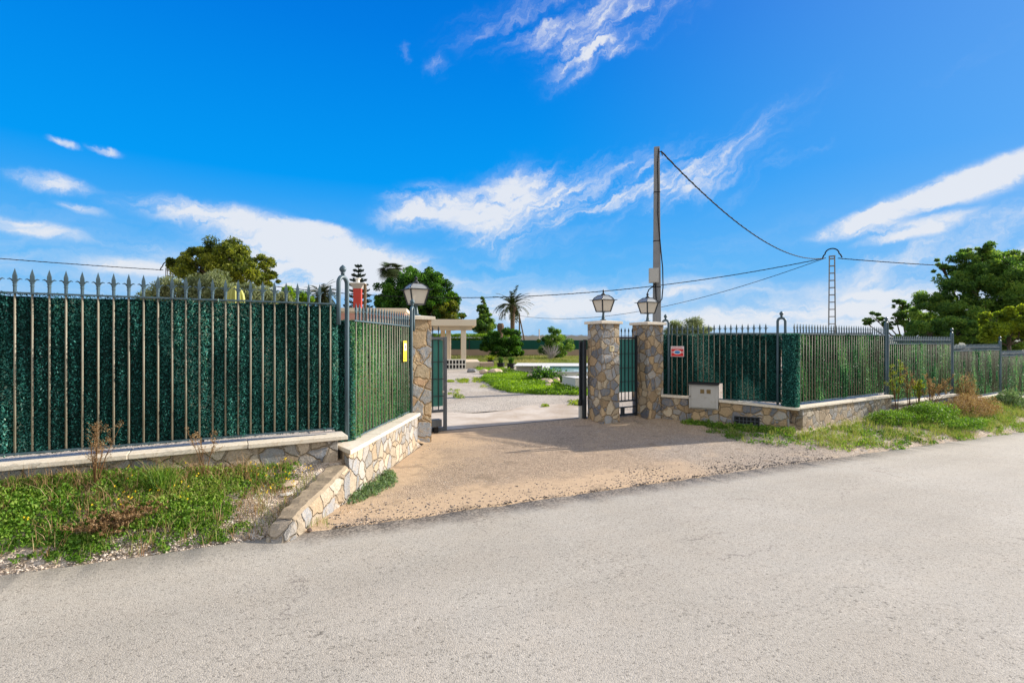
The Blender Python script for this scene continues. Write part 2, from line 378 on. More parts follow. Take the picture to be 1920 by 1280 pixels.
M['peb'] = leafmat('pebbles', [(.20,.16,.12), (.42,.34,.27), (.55,.47,.39), (.30,.26,.22), (.64,.58,.50)], 0, .85)
M['pebd'] = leafmat('asphalt_crumbs', [(.05,.045,.045), (.10,.09,.085), (.17,.15,.14)], 0, .85)

def asphalt():
    m, t, o = newmat('asphalt'); p = wpos(t)
    big = t.noise(p, .55, 5, .55); mid = t.noise(p, 3.2, 5, .6)
    v = t.add('ShaderNodeTexVoronoi', {'Vector': p, 'Scale': 120, 'Randomness': 1}, feature='F1')
    v2 = t.add('ShaderNodeTexVoronoi', {'Vector': p, 'Scale': 58, 'Randomness': 1}, feature='F1')
    cr = t.add('ShaderNodeSeparateColor', {0: v.outputs['Color']}).outputs
    cr2 = t.add('ShaderNodeSeparateColor', {0: v2.outputs['Color']}).outputs
    c = t.mix(t.smooth(big, .3, .7), (.365,.330,.272), (.41,.375,.315))
    c = t.mix(t.math('MULTIPLY', t.smooth(mid, .35, .75), .4), c, (.40,.35,.28))
    g = t.ramp(cr[0], [(0, .45), (.06, .70), (.14, .94), (.55, 1.0), (.85, 1.07), (1, 1.22)])
    c = t.mix(1.0, c, g, 'MULTIPLY')
    g2 = t.ramp(cr2[0], [(0, .50), (.05, .80), (.12, 1.0), (.9, 1.0), (1, 1.22)])
    amt = t.smooth(t.noise(p, 1.3, 3), .40, .65)
    c = t.mix(t.math('MULTIPLY_ADD', amt, .7, .3), c, t.mix(1.0, c, g2, 'MULTIPLY'))
    uv = t.add('ShaderNodeMapping', {'Vector': p, 'Rotation': (0, 0, -UROT)}).outputs[0]
    trk = t.noise(t.add('ShaderNodeMapping', {'Vector': uv, 'Scale': (.10, 1.5, 1)}).outputs[0], 1.0, 5, .6)
    c = t.mix(1.0, c, t.ramp(trk, [(.3, .92), (.5, 1.0), (.7, 1.06)]), 'MULTIPLY')
    crk = t.add('ShaderNodeTexVoronoi', {'Vector': t.vmath('ADD', p, t.scale(t.noise(p, 3, 6, .65, 'Color'), .5)), 'Scale': .55}, feature='DISTANCE_TO_EDGE').outputs[0]
    crm = t.math('MULTIPLY', t.smooth(crk, .006, .001), t.smooth(t.noise(p, .7, 2), .52, .60))
    c = t.mix(t.math('MULTIPLY', crm, .55), c, (.12,.10,.09))
    vv = t.add('ShaderNodeSeparateXYZ', {0: uv}).outputs[1]
    edge = t.smooth(t.math('ADD', vv, t.math('MULTIPLY', t.math('SUBTRACT', mid, .5), .5)), 4.60, 5.0)
    uu = t.add('ShaderNodeSeparateXYZ', {0: uv}).outputs[0]
    edge = t.math('MULTIPLY', edge, t.math('MULTIPLY', t.smooth(uu, .2, 1.0), t.smooth(uu, 13, 9)))
    c = t.mix(t.math('MULTIPLY', edge, .95), c, t.mix(1.0, c, t.mix(t.smooth(cr2[1], .3, .6), (.34,.32,.31), (.85,.80,.76)), 'MULTIPLY'))
    h = t.math('ADD', t.math('MULTIPLY', v.outputs['Distance'], -1.2), t.math('MULTIPLY', v2.outputs['Distance'], -.5))
    pbr(t, o, c, .9, h, .32, .007, .15); return m
M['asphalt'] = asphalt()
def dirt():
    m, t, o = newmat('earth'); p = wpos(t)
    n = t.noise(p, 1.2, 6, .6); n2 = t.noise(p, 9, 5, .6)
    v = t.add('ShaderNodeTexVoronoi', {'Vector': p, 'Scale': 55}, feature='F1'); cr = t.add('ShaderNodeSeparateColor', {0: v.outputs['Color']}).outputs
    c = t.mix(t.smooth(n, .3, .7), (.36,.27,.19), (.48,.39,.30)); c = t.mix(t.smooth(n2, .45, .7), c, (.50,.44,.37))
    c = t.mix(1.0, c, t.ramp(cr[0], [(0, .45), (.15, .8), (.6, 1.0), (1, 1.35)]), 'MULTIPLY')
    c = t.mix(t.smooth(t.vmath('LENGTH', p), 80, 200), c, t.mix(t.noise(p, .01, 4), (.12,.15,.10), (.26,.24,.19)))     # fields beyond the garden
    pbr(t, o, c, .95, v.outputs['Distance'], .8, -.015, .1); return m
M['earth'] = dirt()
def driveway_mat():
    m, t, o = newmat('driveway_surface'); p = wpos(t)
    uv = t.add('ShaderNodeMapping', {'Vector': p, 'Rotation': (0, 0, -UROT)}).outputs[0]; s = t.add('ShaderNodeSeparateXYZ', {0: uv}).outputs
    n = t.noise(p, 1.6, 6, .62); n2 = t.noise(p, .8, 4, .5); n3 = t.noise(p, 10, 5, .65)
    v = t.add('ShaderNodeTexVoronoi', {'Vector': p, 'Scale': 70}, feature='F1'); cr = t.add('ShaderNodeSeparateColor', {0: v.outputs['Color']}).outputs
    grav = t.mix(n3, (.32,.235,.16), (.46,.35,.245))
    grav = t.mix(1.0, grav, t.ramp(cr[0], [(0, .42), (.14, .78), (.6, 1.0), (.9, 1.2), (1, 1.55)]), 'MULTIPLY')
    grey = t.mix(1.0, t.mix(n3, (.30,.245,.19), (.40,.335,.27)), t.ramp(cr[0], [(0, .42), (.14, .8), (.6, 1.0), (1, 1.5)]), 'MULTIPLY')
    sand = t.mix(n3, (.45,.31,.185), (.55,.405,.26))
    Vn = t.math('ADD', s[1], t.math('MULTIPLY', t.math('SUBTRACT', n, .5), 1.1))
    c = grav
    gm = t.math('MULTIPLY', t.smooth(t.math('ADD', s[0], t.math('MULTIPLY', n2, 2.5)), 6.6, 8.6), t.smooth(Vn, 7.4, 6.4))
    c = t.mix(gm, c, grey)
    front = t.math('MULTIPLY', t.smooth(Vn, 5.02, 5.12), t.smooth(Vn, 6.0, 5.55))       # sand washed down to the road
    front = t.math('MULTIPLY', front, t.smooth(t.math('ADD', s[0], t.math('MULTIPLY', n2, 3)), 9.5, 6.5))
    left = t.smooth(t.math('SUBTRACT', s[0], t.math('ADD', t.math('MULTIPLY', t.math('SUBTRACT', s[1], 5.92), .7146), t.math('MULTIPLY', n, 1.6))), 1.35, .75)
    back = t.math('MULTIPLY', t.smooth(Vn, 7.6, 8.3), t.smooth(s[0], 6.2, 4.2))
    pat = t.math('MULTIPLY', t.smooth(n, .50, .66), .45)
    sm = t.math('MAXIMUM', t.math('MAXIMUM', front, left), t.math('MAXIMUM', back, pat), clamp=True)
    c = t.mix(t.math('MULTIPLY', sm, t.math('MULTIPLY_ADD', t.smooth(n3, .3, .6), .35, .5)), c, sand)
    c = t.mix(t.math('MULTIPLY', t.smooth(t.noise(p, 2.4, 3), .60, .70), .5), c, (.20,.15,.10))
    h = t.math('MULTIPLY', v.outputs['Distance'], t.math('SUBTRACT', 1.0, t.math('MULTIPLY', sm, .75)))
    pbr(t, o, c, .93, h, .8, -.014, .12); return m
M['drive'] = driveway_mat()
def apron_mat():
    m, t, o = newmat('apron'); p = wpos(t); n = t.noise(p, 1.1, 6, .6); n2 = t.noise(p, 18, 4, .6)
    c = t.mix(t.smooth(n, .35, .65), (.42,.33,.24), (.58,.50,.40)); c = t.mix(t.smooth(n2, .5, .7), c, (.50,.42,.33)); pbr(t, o, c, .9, n2, .3, .01); return m
M['apron'] = apron_mat()
def ygravel():
    m, t, o = newmat('yard_gravel'); p = wpos(t); v = t.add('ShaderNodeTexVoronoi', {'Vector': p, 'Scale': 28}, feature='F1'); cr = t.add('ShaderNodeSeparateColor', {0: v.outputs['Color']}).outputs
    n = t.noise(p, .5, 5, .6); c = t.mix(t.smooth(n, .3, .7), (.40,.34,.27), (.50,.44,.36))
    c = t.mix(1.0, c, t.ramp(cr[0], [(0, .60), (.2, .9), (.6, 1), (1, 1.2)]), 'MULTIPLY')
    pbr(t, o, c, .95, v.outputs['Distance'], .7, -.02, .1); return m
M['ygravel'] = ygravel()
def lawnbase():
    m, t, o = newmat('lawn_soil'); p = wpos(t); n = t.noise(p, .35, 5, .6)
    c = t.mix(t.smooth(n, .35, .65), (.14,.17,.04), (.24,.21,.10)); pbr(t, o, c, .95, t.noise(p, 9, 4), .6, .03, .1); return m
M['lawnb'] = lawnbase()
def watermat():
    m, t, o = newmat('pool_water'); p = wpos(t); n = t.noise(p, 5, 3)
    pbr(t, o, t.mix(n, (.14,.36,.36), (.26,.47,.44)), .08, n, .25, .02, .5); return m
M['water'] = watermat()

# ================================================================ SETTING
def axis(vals):
    out = [vals[0][0]]
    for a, b, st in vals:
        n = max(1, int(round((b-a)/st))); out += list(np.linspace(a, b, n+1)[1:])
    return np.array(out)
Ua = axis([(-3600,-600,250),(-600,-100,50),(-100,-12,4),(-12,-3,.3),(-3,17,.075),(17,60,.5),(60,200,6),(200,700,40),(700,3600,250)])
Va = axis([(-3600,-600,250),(-600,-60,50),(-60,-8,4),(-8,4.7,.8),(4.7,9.6,.065),(9.6,20,.4),(20,110,3),(110,300,12),(300,900,50),(900,3600,200)])
UU, VV = np.meshgrid(Ua, Va, indexing='ij'); ZZ = ground_z(UU, VV)
near = (UU > -9) & (UU < 40) & (VV > 5.1) & (VV < 6.3) & ((UU < curbU(VV)-.1) | (UU > 9.2))
ZZ = ZZ - np.where((UU > curbU(VV)+.05) & (UU < 9.2) & (VV > 5.1) & (VV < 9.1), .03, 0)
ZZ = ZZ + np.where(near, (fnoise(UU, VV, 3, 1)-.5)*.05 + (fnoise(UU, VV, 9, 2)-.5)*.02, 0)
tag(gridmesh('ground', CU*UU-SU*VV, SU*UU+CU*VV, ZZ, M['earth']), kind='structure')

ru = axis([(-70,-8,2),(-8,22,.06),(22,120,1)])
edge = 5.07 + (fnoise(ru, ru*0, 2.2, 3)-.5)*.10 + (fnoise(ru, ru*0, 9, 4)-.5)*.05
rv = np.concatenate([np.linspace(-7.5, 4.4, 6), [1.0]])
Ug = np.repeat(ru[:, None], 8, 1); Vg = np.stack([np.full_like(ru, -7.5)]+[np.full_like(ru, v) for v in (-4, -1, 1.5, 3.5, 4.6)]+[edge, edge+.012], 1)
Zg = road_z(Ug, Vg) + .006; Zg[:, -1] -= .05
tag(gridmesh('road', CU*Ug-SU*Vg, SU*Ug+CU*Vg, Zg, M['asphalt'], smooth=False), kind='structure')

dv = axis([(4.98,9.3,.06)]); k = np.linspace(0, 1, 110)
rb = np.interp(dv, [4.9,5.2,5.56,6.3,7.65,8.6,9.3], [10.6,10.3,9.6,9.1,9.25,9.05,8.7]) + (fnoise(dv, dv*0, 3, 5)-.5)*.3
lb = curbU(dv) - .06; lb = np.where(dv > 8.6, 2.9, lb); rb = np.where(dv > 8.75, 8.7, rb)
Ud = lb[:, None]*(1-k) + rb[:, None]*k; Vd = np.repeat(dv[:, None], len(k), 1)
Zd = ground_z(Ud, Vd); Zd = np.where(Vd < 5.08, road_z(Ud, Vd)-.012, Zd+.022) + (fnoise(Ud, Vd, 1.5, 6)-.5)*.010
tag(gridmesh('driveway', CU*Ud-SU*Vd, SU*Ud+CU*Vd, Zd, M['drive']), kind='structure')

def sheet(name, xs, ys, z, mat, poly=None):
    X, Y = np.meshgrid(xs, ys, indexing='ij'); Z = np.full_like(X, z)
    return tag(gridmesh(name, X, Y, Z, mat), kind='structure')
# concrete apron inside the gate, pale gravel yard, rough lawn
au = np.linspace(1.5, 8.9, 30); av = np.linspace(9.301, 11.5, 12); A, B = np.meshgrid(au, av, indexing='ij')
B = B + np.where(B > 11.4, (fnoise(A, A*0, 1.2, 8)-.5)*.8, 0)
tag(gridmesh('concrete_apron', CU*A-SU*B, SU*A+CU*B, np.full_like(A, -.132), M['apron']), kind='structure')
gx, gy = np.meshgrid(np.linspace(0, 1, 2), np.linspace(0, 1, 2), indexing='ij')
q = [W(-3, 9.6), W(12, 9.6), W(34, 30), W(2, 52)]
me = MB().add([(p.x, p.y, -.143) for p in q], [(0,1,2,3)]); tag(me.build('gravel_yard', M['ygravel']), kind='structure')
lw = [(-9, 37), (15, 33), (22, 62), (-16, 62)]
tag(MB().add([(x, y, -.137) for x, y in lw], [(0,1,2,3)]).build('lawn_ground', M['lawnb']), kind='structure')
# low far hills
hx = np.linspace(-2600, 2600, 160); hr = np.array([0, .5, 1.0])
H = (fnoise(hx, hx*0, .004, 3)*.6+fnoise(hx, hx*0, .015, 4)*.4)
Xh = np.repeat(hx[:, None], 3, 1); Yh = np.stack([hx*0+2300, hx*0+2450, hx*0+2650], 1); Zh = np.stack([hx*0+10, 22+H*16, hx*0+15], 1)
tag(gridmesh('hills', Xh, Yh, Zh, simple('hill_haze', (.16,.20,.24), .9, 0, 0, .2, .004)), kind='structure')

# ================================================================ WALLS
def wall_run(label, U0, V0, U1, V1, zt0, zt1, mat, zb=-.9, th=.34, front=.20, cop=.05, over=.035, zb1=None, cend=(0.03, 0.03), miter=0):
    """stone wall under a coping; local x runs along the fence line, the face stands `front` before it"""
    d = Vector((U1-U0, V1-V0)); L = d.length; rot = UROT + math.atan2(d.y, d.x)
    t = thing('stone_wall', label, 'wall', W(U0, V0, 0), rot)
    zb1 = zb if zb1 is None else zb1
    y0, y1 = -front+over, -front+th
    MB().hexa([(0,y0,zb),(L,y0,zb1),(L,y1,zb1),(miter,y1,zb)], [(0,y0,zt0-cop),(L,y0,zt1-cop),(L,y1,zt1-cop),(miter,y1,zt0-cop)]).build('masonry', mat, t, bevel=.012)
    n = max(1, round(L/1.05)); rr = random.Random(int(abs(U0*100)))
    c = MB()
    for i in range(n):
        a = -cend[0] + (L+sum(cend))*i/n + (.0025 if i else 0); b = -cend[0] + (L+sum(cend))*(i+1)/n - (.0025 if i < n-1 else 0)
        j = rr.uniform(-.003, .003); za = zt0+(zt1-zt0)*(a/L); zc = zt0+(zt1-zt0)*(b/L); f = -front + rr.uniform(-.004, .004)
        ab = a + (miter if i == 0 else 0)
        c.hexa([(a,f,za-cop+.001+j),(b,f,zc-cop+.001+j),(b,y1+.03,zc-cop+.001+j),(ab,y1+.03,za-cop+.001+j)], [(a,f,za+j),(b,f,zc+j),(b,y1+.03,zc+j),(ab,y1+.03,za+j)])
    c.build('coping', M['coping'], t, bevel=.006)
    return t
wall_run('low stone wall under pale coping behind the weeds, nearest on the left', -8.0, 6.33, 1.20, 6.33, .51, .51, M['stone_w'], cend=(0, .10))
wall_run('cream and grey stone wall climbing from the kerb to the left gate pillar', 1.127, 6.071, 2.80, 8.52, .37, .37, M['stone_l'], front=.22, th=.40, zb=-.5, cend=(.035, .06), miter=.44)
A0, A1 = (9.15, 8.75), (10.5, 6.5)
def PA(s): return (A0[0]+.5145*s, A0[1]-.8575*s)
pa, pb, pc_, pd = PA(-.02), PA(.60), PA(1.24), PA(2.62)
wall_run('short stone wall with raised coping between the gate pillar and the meter cabinet', *pa, *pb, .355, .345, M['stone'], front=.20, th=.40, cend=(0, 0))
wall_run('stone wall stub beneath the white meter cabinet', *PA(.603), *PA(1.237), .09, .09, M['stone'], front=.20, th=.40, cop=.012, cend=(0, 0))
wr = wall_run('stone wall with a dark vent opening, between meter cabinet and hedge corner', *pc_, *pd, .30, .225, M['stone'], front=.20, th=.40, cend=(0, .19))
RL = [(10.72, 6.52), (14.95, 6.72), (15.35, 6.74), (19.55, 6.95), (19.75, 6.96), (24.05, 7.18), (24.25, 7.19), (28.6, 7.41), (28.8, 7.42), (33.2, 7.64)]
RZ = [.225, .0, -.235, -.47, -.71]
wl = ['cream stone wall stepping away from the hedge corner, behind the grassy bank', 'stone wall one step lower, behind the tall dry stalks',
      'stone wall two steps lower, behind the big brown bush', 'stone wall at the far right behind the small green bush', 'last stretch of stone wall leaving the picture on the right']
for i in range(5):
    a, b = RL[2*i], RL[2*i+1]
    wall_run(wl[i], a[0], a[1], b[0], b[1], RZ[i], RZ[i], M['stone_l'] if i == 0 else M['stone_w'], zb=RZ[i]-1.3, front=.2, th=.4, cend=(.16 if i == 0 else .02, .10 if i == 0 else .08))

# vent grille in the wall
ang = UROT + math.atan2(-.8575, .5145)
def onA(s, y=0.0, z=0.0):
    u, v = PA(s); p = W(u, v, z); d = Vector((math.cos(ang+math.pi/2), math.sin(ang+math.pi/2), 0)); return p + d*y
vt = thing('vent_grille', 'dark barred vent opening low in the stone wall', 'vent', onA(1.56, -.165, -.27), ang)
f = MB(); f.box(0,.5,-.030,.02,0,.022); f.box(0,.5,-.030,.02,.218,.24); f.box(0,.022,-.030,.02,.022,.218); f.box(.478,.5,-.030,.02,.022,.218); f.build('frame', M['iron_d'], vt)
g = MB()
for x in (.10,.18,.25,.33,.41): g.box(x-.006, x+.006, -.028, -.012, .022, .218)
for z in (.085,.15): g.box(.022,.478,-.0255,-.0145, z-.006, z+.006)
g.build('grille', M['gatef'], vt); MB().box(.022,.478,-.008,-.001,.022,.218).build('opening', M['black'], vt)

# low kerb wall falling to the road
kt = thing('kerb_wall', 'broken end of low stone kerb wall sloping down to the road', 'kerb', W(1.28, 5.92, 0))
S = 26; dx, dy = .5814, .8136; secs = []
for i in range(S+1):
    s = -.02 - 1.33*i/S; tt = i/S
    zt = np.interp(tt, [0, .35, .7, .86, .95, 1], [.20, .105, .04, -.02, -.10, -.19]) + random.uniform(-.006, .006)
    wl_ = .27 + .015*math.sin(i*1.7) - .05*tt
    bu = s*dx; bv = s*dy; jr = random.uniform(-.008, .008)
    R_ = lambda off, z: (W(bu - off*dy, bv + off*dx, z) + Vector((0, 0, 0)))
    secs.append([R_(0+jr, -.5), R_(0+jr-.006, zt-.06), R_(.018, zt-.012), R_(.05, zt+.004), R_(wl_*.55, zt+random.uniform(-.006,.01)), R_(wl_-.03, zt), R_(wl_, zt-.04), R_(wl_+.02, -.5)])
vs = [p for s_ in secs for p in s_]; n = 8
fs = [(i*n+k_, i*n+k_+1, (i+1)*n+k_+1, (i+1)*n+k_) for i in range(S) for k_ in range(n-1)] + [tuple(range(n))[::-1], tuple(range(S*n, S*n+n))]
MB().add(vs, fs).build('masonry', stonemat('stone_kerb', (.42,.34,.245), CREAM, 5.0, .045, 5), kt, smooth=False)
kp = MB(); N_ = S-3; up = Vector((0,0,.006)); kv = []
for i in range(N_): kv += [secs[i][2]+up*.3, secs[i][3]+up, secs[i][4]+up, secs[i][5]+up, secs[i][6]+up*.3]
kp.add(kv, [(i*5+k_, i*5+k_+1, (i+1)*5+k_+1, (i+1)*5+k_) for i in range(N_-1) for k_ in range(4)])
kp.build('cap_mortar', simple('kerb_mortar', (.34,.27,.185), .9, .1, 0, .3, 9, .8, 40, (.20,.165,.12)), kt)

# ================================================================ GATE PILLARS
def pillar(label, U, V, zb=-.30):
    t = thing('gate_pillar', label, 'pillar', W(U, V, 0), UROT)
    # dressed faces with a little relief so that the corners are not knife-sharp
    n = 26; h0, h1 = zb, 1.985; vs = []
    ring = [(-.25,-.25),(-.125,-.25),(0,-.25),(.125,-.25),(.25,-.25),(.25,-.125),(.25,0),(.25,.125),(.25,.25),(.125,.25),(0,.25),(-.125,.25),(-.25,.25),(-.25,.125),(-.25,0),(-.25,-.125)]
    for j in range(n+1):
        z = h0+(h1-h0)*j/n
        for (x, y) in ring: k_ = 1+random.uniform(-.016, .016); vs.append((x*k_, y*k_, z))
    m_ = len(ring); fs = [(j*m_+i, j*m_+(i+1)%m_, (j+1)*m_+(i+1)%m_, (j+1)*m_+i) for j in range(n) for i in range(m_)] + [tuple(range(n*m_, n*m_+m_))]
    MB().add(vs, fs).build('shaft', M['stone'] if U > 5 else M['stone_lp'], t)
    c = MB(); c.box(-.305,.305,-.305,.305,1.986,2.045); c.add([(-.30,-.30,2.0455),(.30,-.30,2.0455),(.30,.30,2.0455),(-.30,.30,2.0455),(-.12,-.12,2.066),(.12,-.12,2.066),(.12,.12,2.066),(-.12,.12,2.066)],
        [(0,1,5,4),(1,2,6,5),(2,3,7,6),(3,0,4,7),(4,5,6,7)]); c.build('cap', M['coping'], t, bevel=.006)
    return t
M['stone_lp'] = stonemat('stone_left_pillar', (.52,.36,.19), [(.36,.37,.37),(.50,.38,.24),(.42,.33,.25),(.30,.32,.34),(.52,.42,.28),(.46,.31,.19)], 4.0, .05, 21)
pillar('stone gate pillar left of the driveway, behind the angled fence', 3.06, 8.95)
pillar('stone gate pillar between the wide gateway and the footgate', 7.48, 8.95)
pillar('stone gate pillar joining the footgate and the meter-box wall', 8.83, 8.95)
ip = thing('intercom', 'small cream intercom plate on the middle pillar', 'intercom', W(7.48+.02, 8.694, 1.38), UROT)
MB().box(-.06,.06,-.016,.006,0,.12).build('faceplate', simple('intercom_plastic', (.62,.52,.30), .5, .4, 0, .04), ip, bevel=.006)
b = MB(); b.lathe([(.016,0),(.016,.006)], 12); o = b.build('button', M['galv'], ip, (0,-.0225,.05)); o.rotation_euler = (R(-90),0,0)
mb = MB()
for i in range(4): mb.box(-.03,.03,-.0195,-.0155,.075+i*.009,.078+i*.009)
mb.build('speaker_slots', M['black'], ip)

def lantern(label, U, V, yaw=0.0, sc=1.0):
    t = thing('pillar_lantern', label, 'lantern', W(U, V, 2.064), UROT+yaw, 'lanterns on the gate pillars'); t.scale = (sc,)*3
    MB().lathe([(.085,0),(.085,.012),(.06,.022),(.040,.035),(.040,.05),(.032,.10),(.022,.16),(.026,.185),(.05,.195)], 20).build('stem', M['iron'], t, smooth=True)
    a, b_ = .112, .170; z0, z1 = .197, .455; e = .011
    fr = MB(); fr.box(-a-.008,a+.008,-a-.008,a+.008,z0-.002,z0+.012)
    for sx in (-1,1):
        for sy in (-1,1): fr.hexa([(sx*a-e,sy*a-e,z0+.012),(sx*a+e,sy*a-e,z0+.012),(sx*a+e,sy*a+e,z0+.012),(sx*a-e,sy*a+e,z0+.012)], [(sx*b_-e,sy*b_-e,z1),(sx*b_+e,sy*b_-e,z1),(sx*b_+e,sy*b_+e,z1),(sx*b_-e,sy*b_+e,z1)])
    fr.box(-b_-.026,b_+.026,-b_-.026,b_+.026,z1+.001,z1+.014)
    for sx in (-1,1):
        for sy in (-1,1):
            m_ = [(sx*(b_+.02),sy*(b_+.02)),(sx*(b_+.055),sy*(b_+.055))]
            fr.tube([(m_[0][0],m_[0][1],z1+.007),(m_[1][0],m_[1][1],z1+.010)], [.010,.003], 6)
    r0, r1, zr = .168, .085, .565
    for sx in (-1,1):
        for sy in (-1,1): fr.tube([(sx*r0,sy*r0,z1+.014),(sx*r0*.86,sy*r0*.86,z1+.06),(sx*r1,sy*r1,zr)], .0085, 6)
    fr.box(-.092,.092,-.092,.092,zr,zr+.009)
    fr.build('frame', M['iron_d'], t)
    g = MB()
    for q_ in range(4):
        cs, sn = [(1,0),(0,1),(-1,0),(0,-1)][q_]
        def rt(x, y): return (x*cs-y*sn, x*sn+y*cs)
        ai, bi = a-.004, b_-.004
        P = [(*rt(-ai,-ai),z0+.013),(*rt(ai,-ai),z0+.013),(*rt(bi,-bi),z1-.001),(*rt(-bi,-bi),z1-.001)]
        g2 = MB().add(P+[(x*.97,y*.97,z) for x,y,z in P], [(0,1,2,3),(7,6,5,4),(0,4,5,1),(1,5,6,2),(2,6,7,3),(3,7,4,0)]); g2.build('glass_pane', M['glass'], t)
    rf = MB(); rs = [(r0-.004,z1+.015),(r0*.86-.003,z1+.06),(r1-.002,zr-.001)]
    vs = [(sx*r,sy*r,z) for r,z in rs for sx,sy in ((-1,-1),(1,-1),(1,1),(-1,1))]
    rf.add(vs, [(j*4+i,j*4+(i+1)%4,(j+1)*4+(i+1)%4,(j+1)*4+i) for j in range(2) for i in range(4)]+[(8,9,10,11),(3,2,1,0)])
    rf.build('roof', simple('lantern_roof', (.30,.31,.30), .35, .6, .2, .12, 12), t)
    MB().lathe([(.055,zr+.009),(.05,zr+.03),(.022,zr+.05),(.018,zr+.085),(.034,zr+.095),(.034,zr+.102),(.012,zr+.112),(.014,zr+.125),(.002,zr+.135)], 14).build('finial', M['iron_d'], t, smooth=True)
    return t
lantern('four-sided lantern with opal glass on the left gate pillar', 3.11, 8.95, R(3), 1.03)
lantern('four-sided lantern on the middle gate pillar', 7.48, 8.95)
lantern('four-sided lantern on the pillar in front of the utility pole', 8.83, 8.95, R(-2), .99)

# ================================================================ FENCES
def spear_mesh():
    m = MB(); m.lathe([(.0135,0),(.0135,.055)], 8); m.lathe([(.018,.055),(.018,.062),(.0135,.066),(.0135,.075),(.018,.079),(.018,.085)], 8)
    z = .085
    m.add([(-.012,-.008,z),(.012,-.008,z),(.012,.008,z),(-.012,.008,z),(-.016,-.010,z+.042),(.016,-.010,z+.042),(.016,.010,z+.042),(-.016,.010,z+.042),(-.0155,-.010,z+.068),(.0155,-.010,z+.068),(.0155,.010,z+.068),(-.0155,.010,z+.068),(0,0,z+.135)],
          [(0,1,5,4),(1,2,6,5),(2,3,7,6),(3,0,4,7),(4,5,9,8),(5,6,10,9),(6,7,11,10),(7,4,8,11),(8,9,12),(9,10,12),(10,11,12),(11,8,12)])
    for s in (-1,1):
        m.tube([(s*.008,0,z+.004),(s*.022,0,z+.028),(s*.036,0,z+.037),(s*.052,0,z+.031)], [.0075,.0075,.006,.002], 6)
    return m.mesh('spearhead')
SPEAR = spear_mesh(); SPEAR.materials.append(M['iron'])
def bar_mesh(h):
    me = MB().tube([(0,0,0),(0,0,h)], .0088, 8).mesh('bar'); me.polygons.foreach_set('use_smooth', [len(p.vertices) == 4 for p in me.polygons]); return me
def hedge(L, zb, zt, parent, n, size, mat, x0=0.0, cut=None, seed=0, yoff=.016, fold=.020):
    """artificial hedge screen: a folded backing sheet covered in short plastic needles"""
    def yy(x, z): return yoff + (fnoise(x, z*.25, 9, seed)-.5)*fold*2.2 + (fnoise(x, z*.35, 2.3, seed+1)-.5)*.03 + .014*np.cos(2*np.pi*(x-x0)/.12)
    xs = np.linspace(0, L, int(L/.03)+2); zs = np.linspace(zb, zt-.02, 24); X, Z = np.meshgrid(xs, zs, indexing='ij')
    top = zt + (fnoise(X, X*0, 7, seed+2)-.5)*.025; Z = zb + (Z-zb)/(zt-.02-zb)*(top-.02-zb)
    ok = None
    if cut:
        xm, zm = (X[:-1,:-1]+X[1:,1:])/2, (Z[:-1,:-1]+Z[1:,1:])/2; ok = ~((xm > cut[0]) & (xm < cut[1]) & (zm < cut[2]))
    b = gridmesh('hedge_screen', X, yy(X, Z)+.022, Z, M['hedge_b'], parent, keep=ok)
    C = rng.random((n, 3)); cx = C[:,0]*L; cz = zb + C[:,1]*(zt-zb+.015)
    if cut: kp_ = ~((cx > cut[0]) & (cx < cut[1]) & (cz < cut[2])); cx, cz = cx[kp_], cz[kp_]
    m = len(cx); d = rng.random(m); y = yy(cx, cz) + .02 - d**.8*.032
    ramt = sst(fnoise(cx+cz*.25, cz*.45, 2.6, seed+5), .25, .85)*.42 + fnoise(cx, cz*.3, 14, seed+6)*.18
    var = np.clip(rng.random(m)**1.3*.62 + ramt - .10, 0, 1)
    V, F, v = leaves(np.stack([cx, y, cz], 1), size, .42, (.25, (0, -.5, .8)), var)
    lo = npmesh('needles', V, F, mat, b, v); tag(lo, kind='stuff')
    return b
def fence(label, U0, V0, U1, V1, zr0, zr1, offs, hn, hs, hmat, upper=False, seed=0, cut=None, hx=(0, 0), barh=None, skip=None):
    d = Vector((U1-U0, V1-V0)); L = d.length
    t = thing('railing_panel', label, 'fence panel', W(U0, V0, 0), UROT+math.atan2(d.y, d.x), 'spear-topped railing panels along the wall')
    h = zr1-zr0
    for z, nm in ((zr0, 'bottom_rail'), (zr1, 'top_rail')):
        MB().box(-.02, L+.02, -.019, .019, z-.008, z+.008).build(nm, M['iron'], t)
    if upper: MB().box(-.02, L+.02, -.017, .017, zr1+.100, zr1+.116).build('upper_rail', M['iron'], t)
    bm = bar_mesh(h-.018); bm.materials.append(M['bar']); first = None
    bmc = bar_mesh(zr1-.01-(cut[2] if cut else 0)); bmc.materials.append(M['bar'])
    for x in offs:
        c_ = cut and cut[0]-.0 < x < cut[1]
        o = bpy.data.objects.new('bar', bmc if c_ else bm); col.objects.link(o); o.parent = t; o.location = (x, 0, (cut[2] if c_ else zr0+.009))
        s_ = bpy.data.objects.new('spearhead', SPEAR); col.objects.link(s_); s_.parent = o; s_.location = (0, 0, (zr1+.0085) - o.location.z + .0)
    hb = hedge(L+hx[0]+hx[1], zr0-.02, zr1-.006, t, hn, hs, hmat, x0=offs[0]+hx[0], seed=seed, cut=(cut[0]+hx[0]-.02, cut[1]+hx[0]+.02, cut[2]-.0) if cut else None)
    hb.location.x = -hx[0]
    return t
offs = [(-1.624+.1203*k_)-(-3.1) for k_ in range(-12, 24)]
fence('tall railing panel with dark teal hedge screen, largest at the left edge', -3.1, 6.33, 1.16, 6.33, .572, 2.045, offs, 95000, .021, M['hedge'], seed=1, hx=(0, .08))
n_ = 20; Ln = math.hypot(1.39, 2.03)
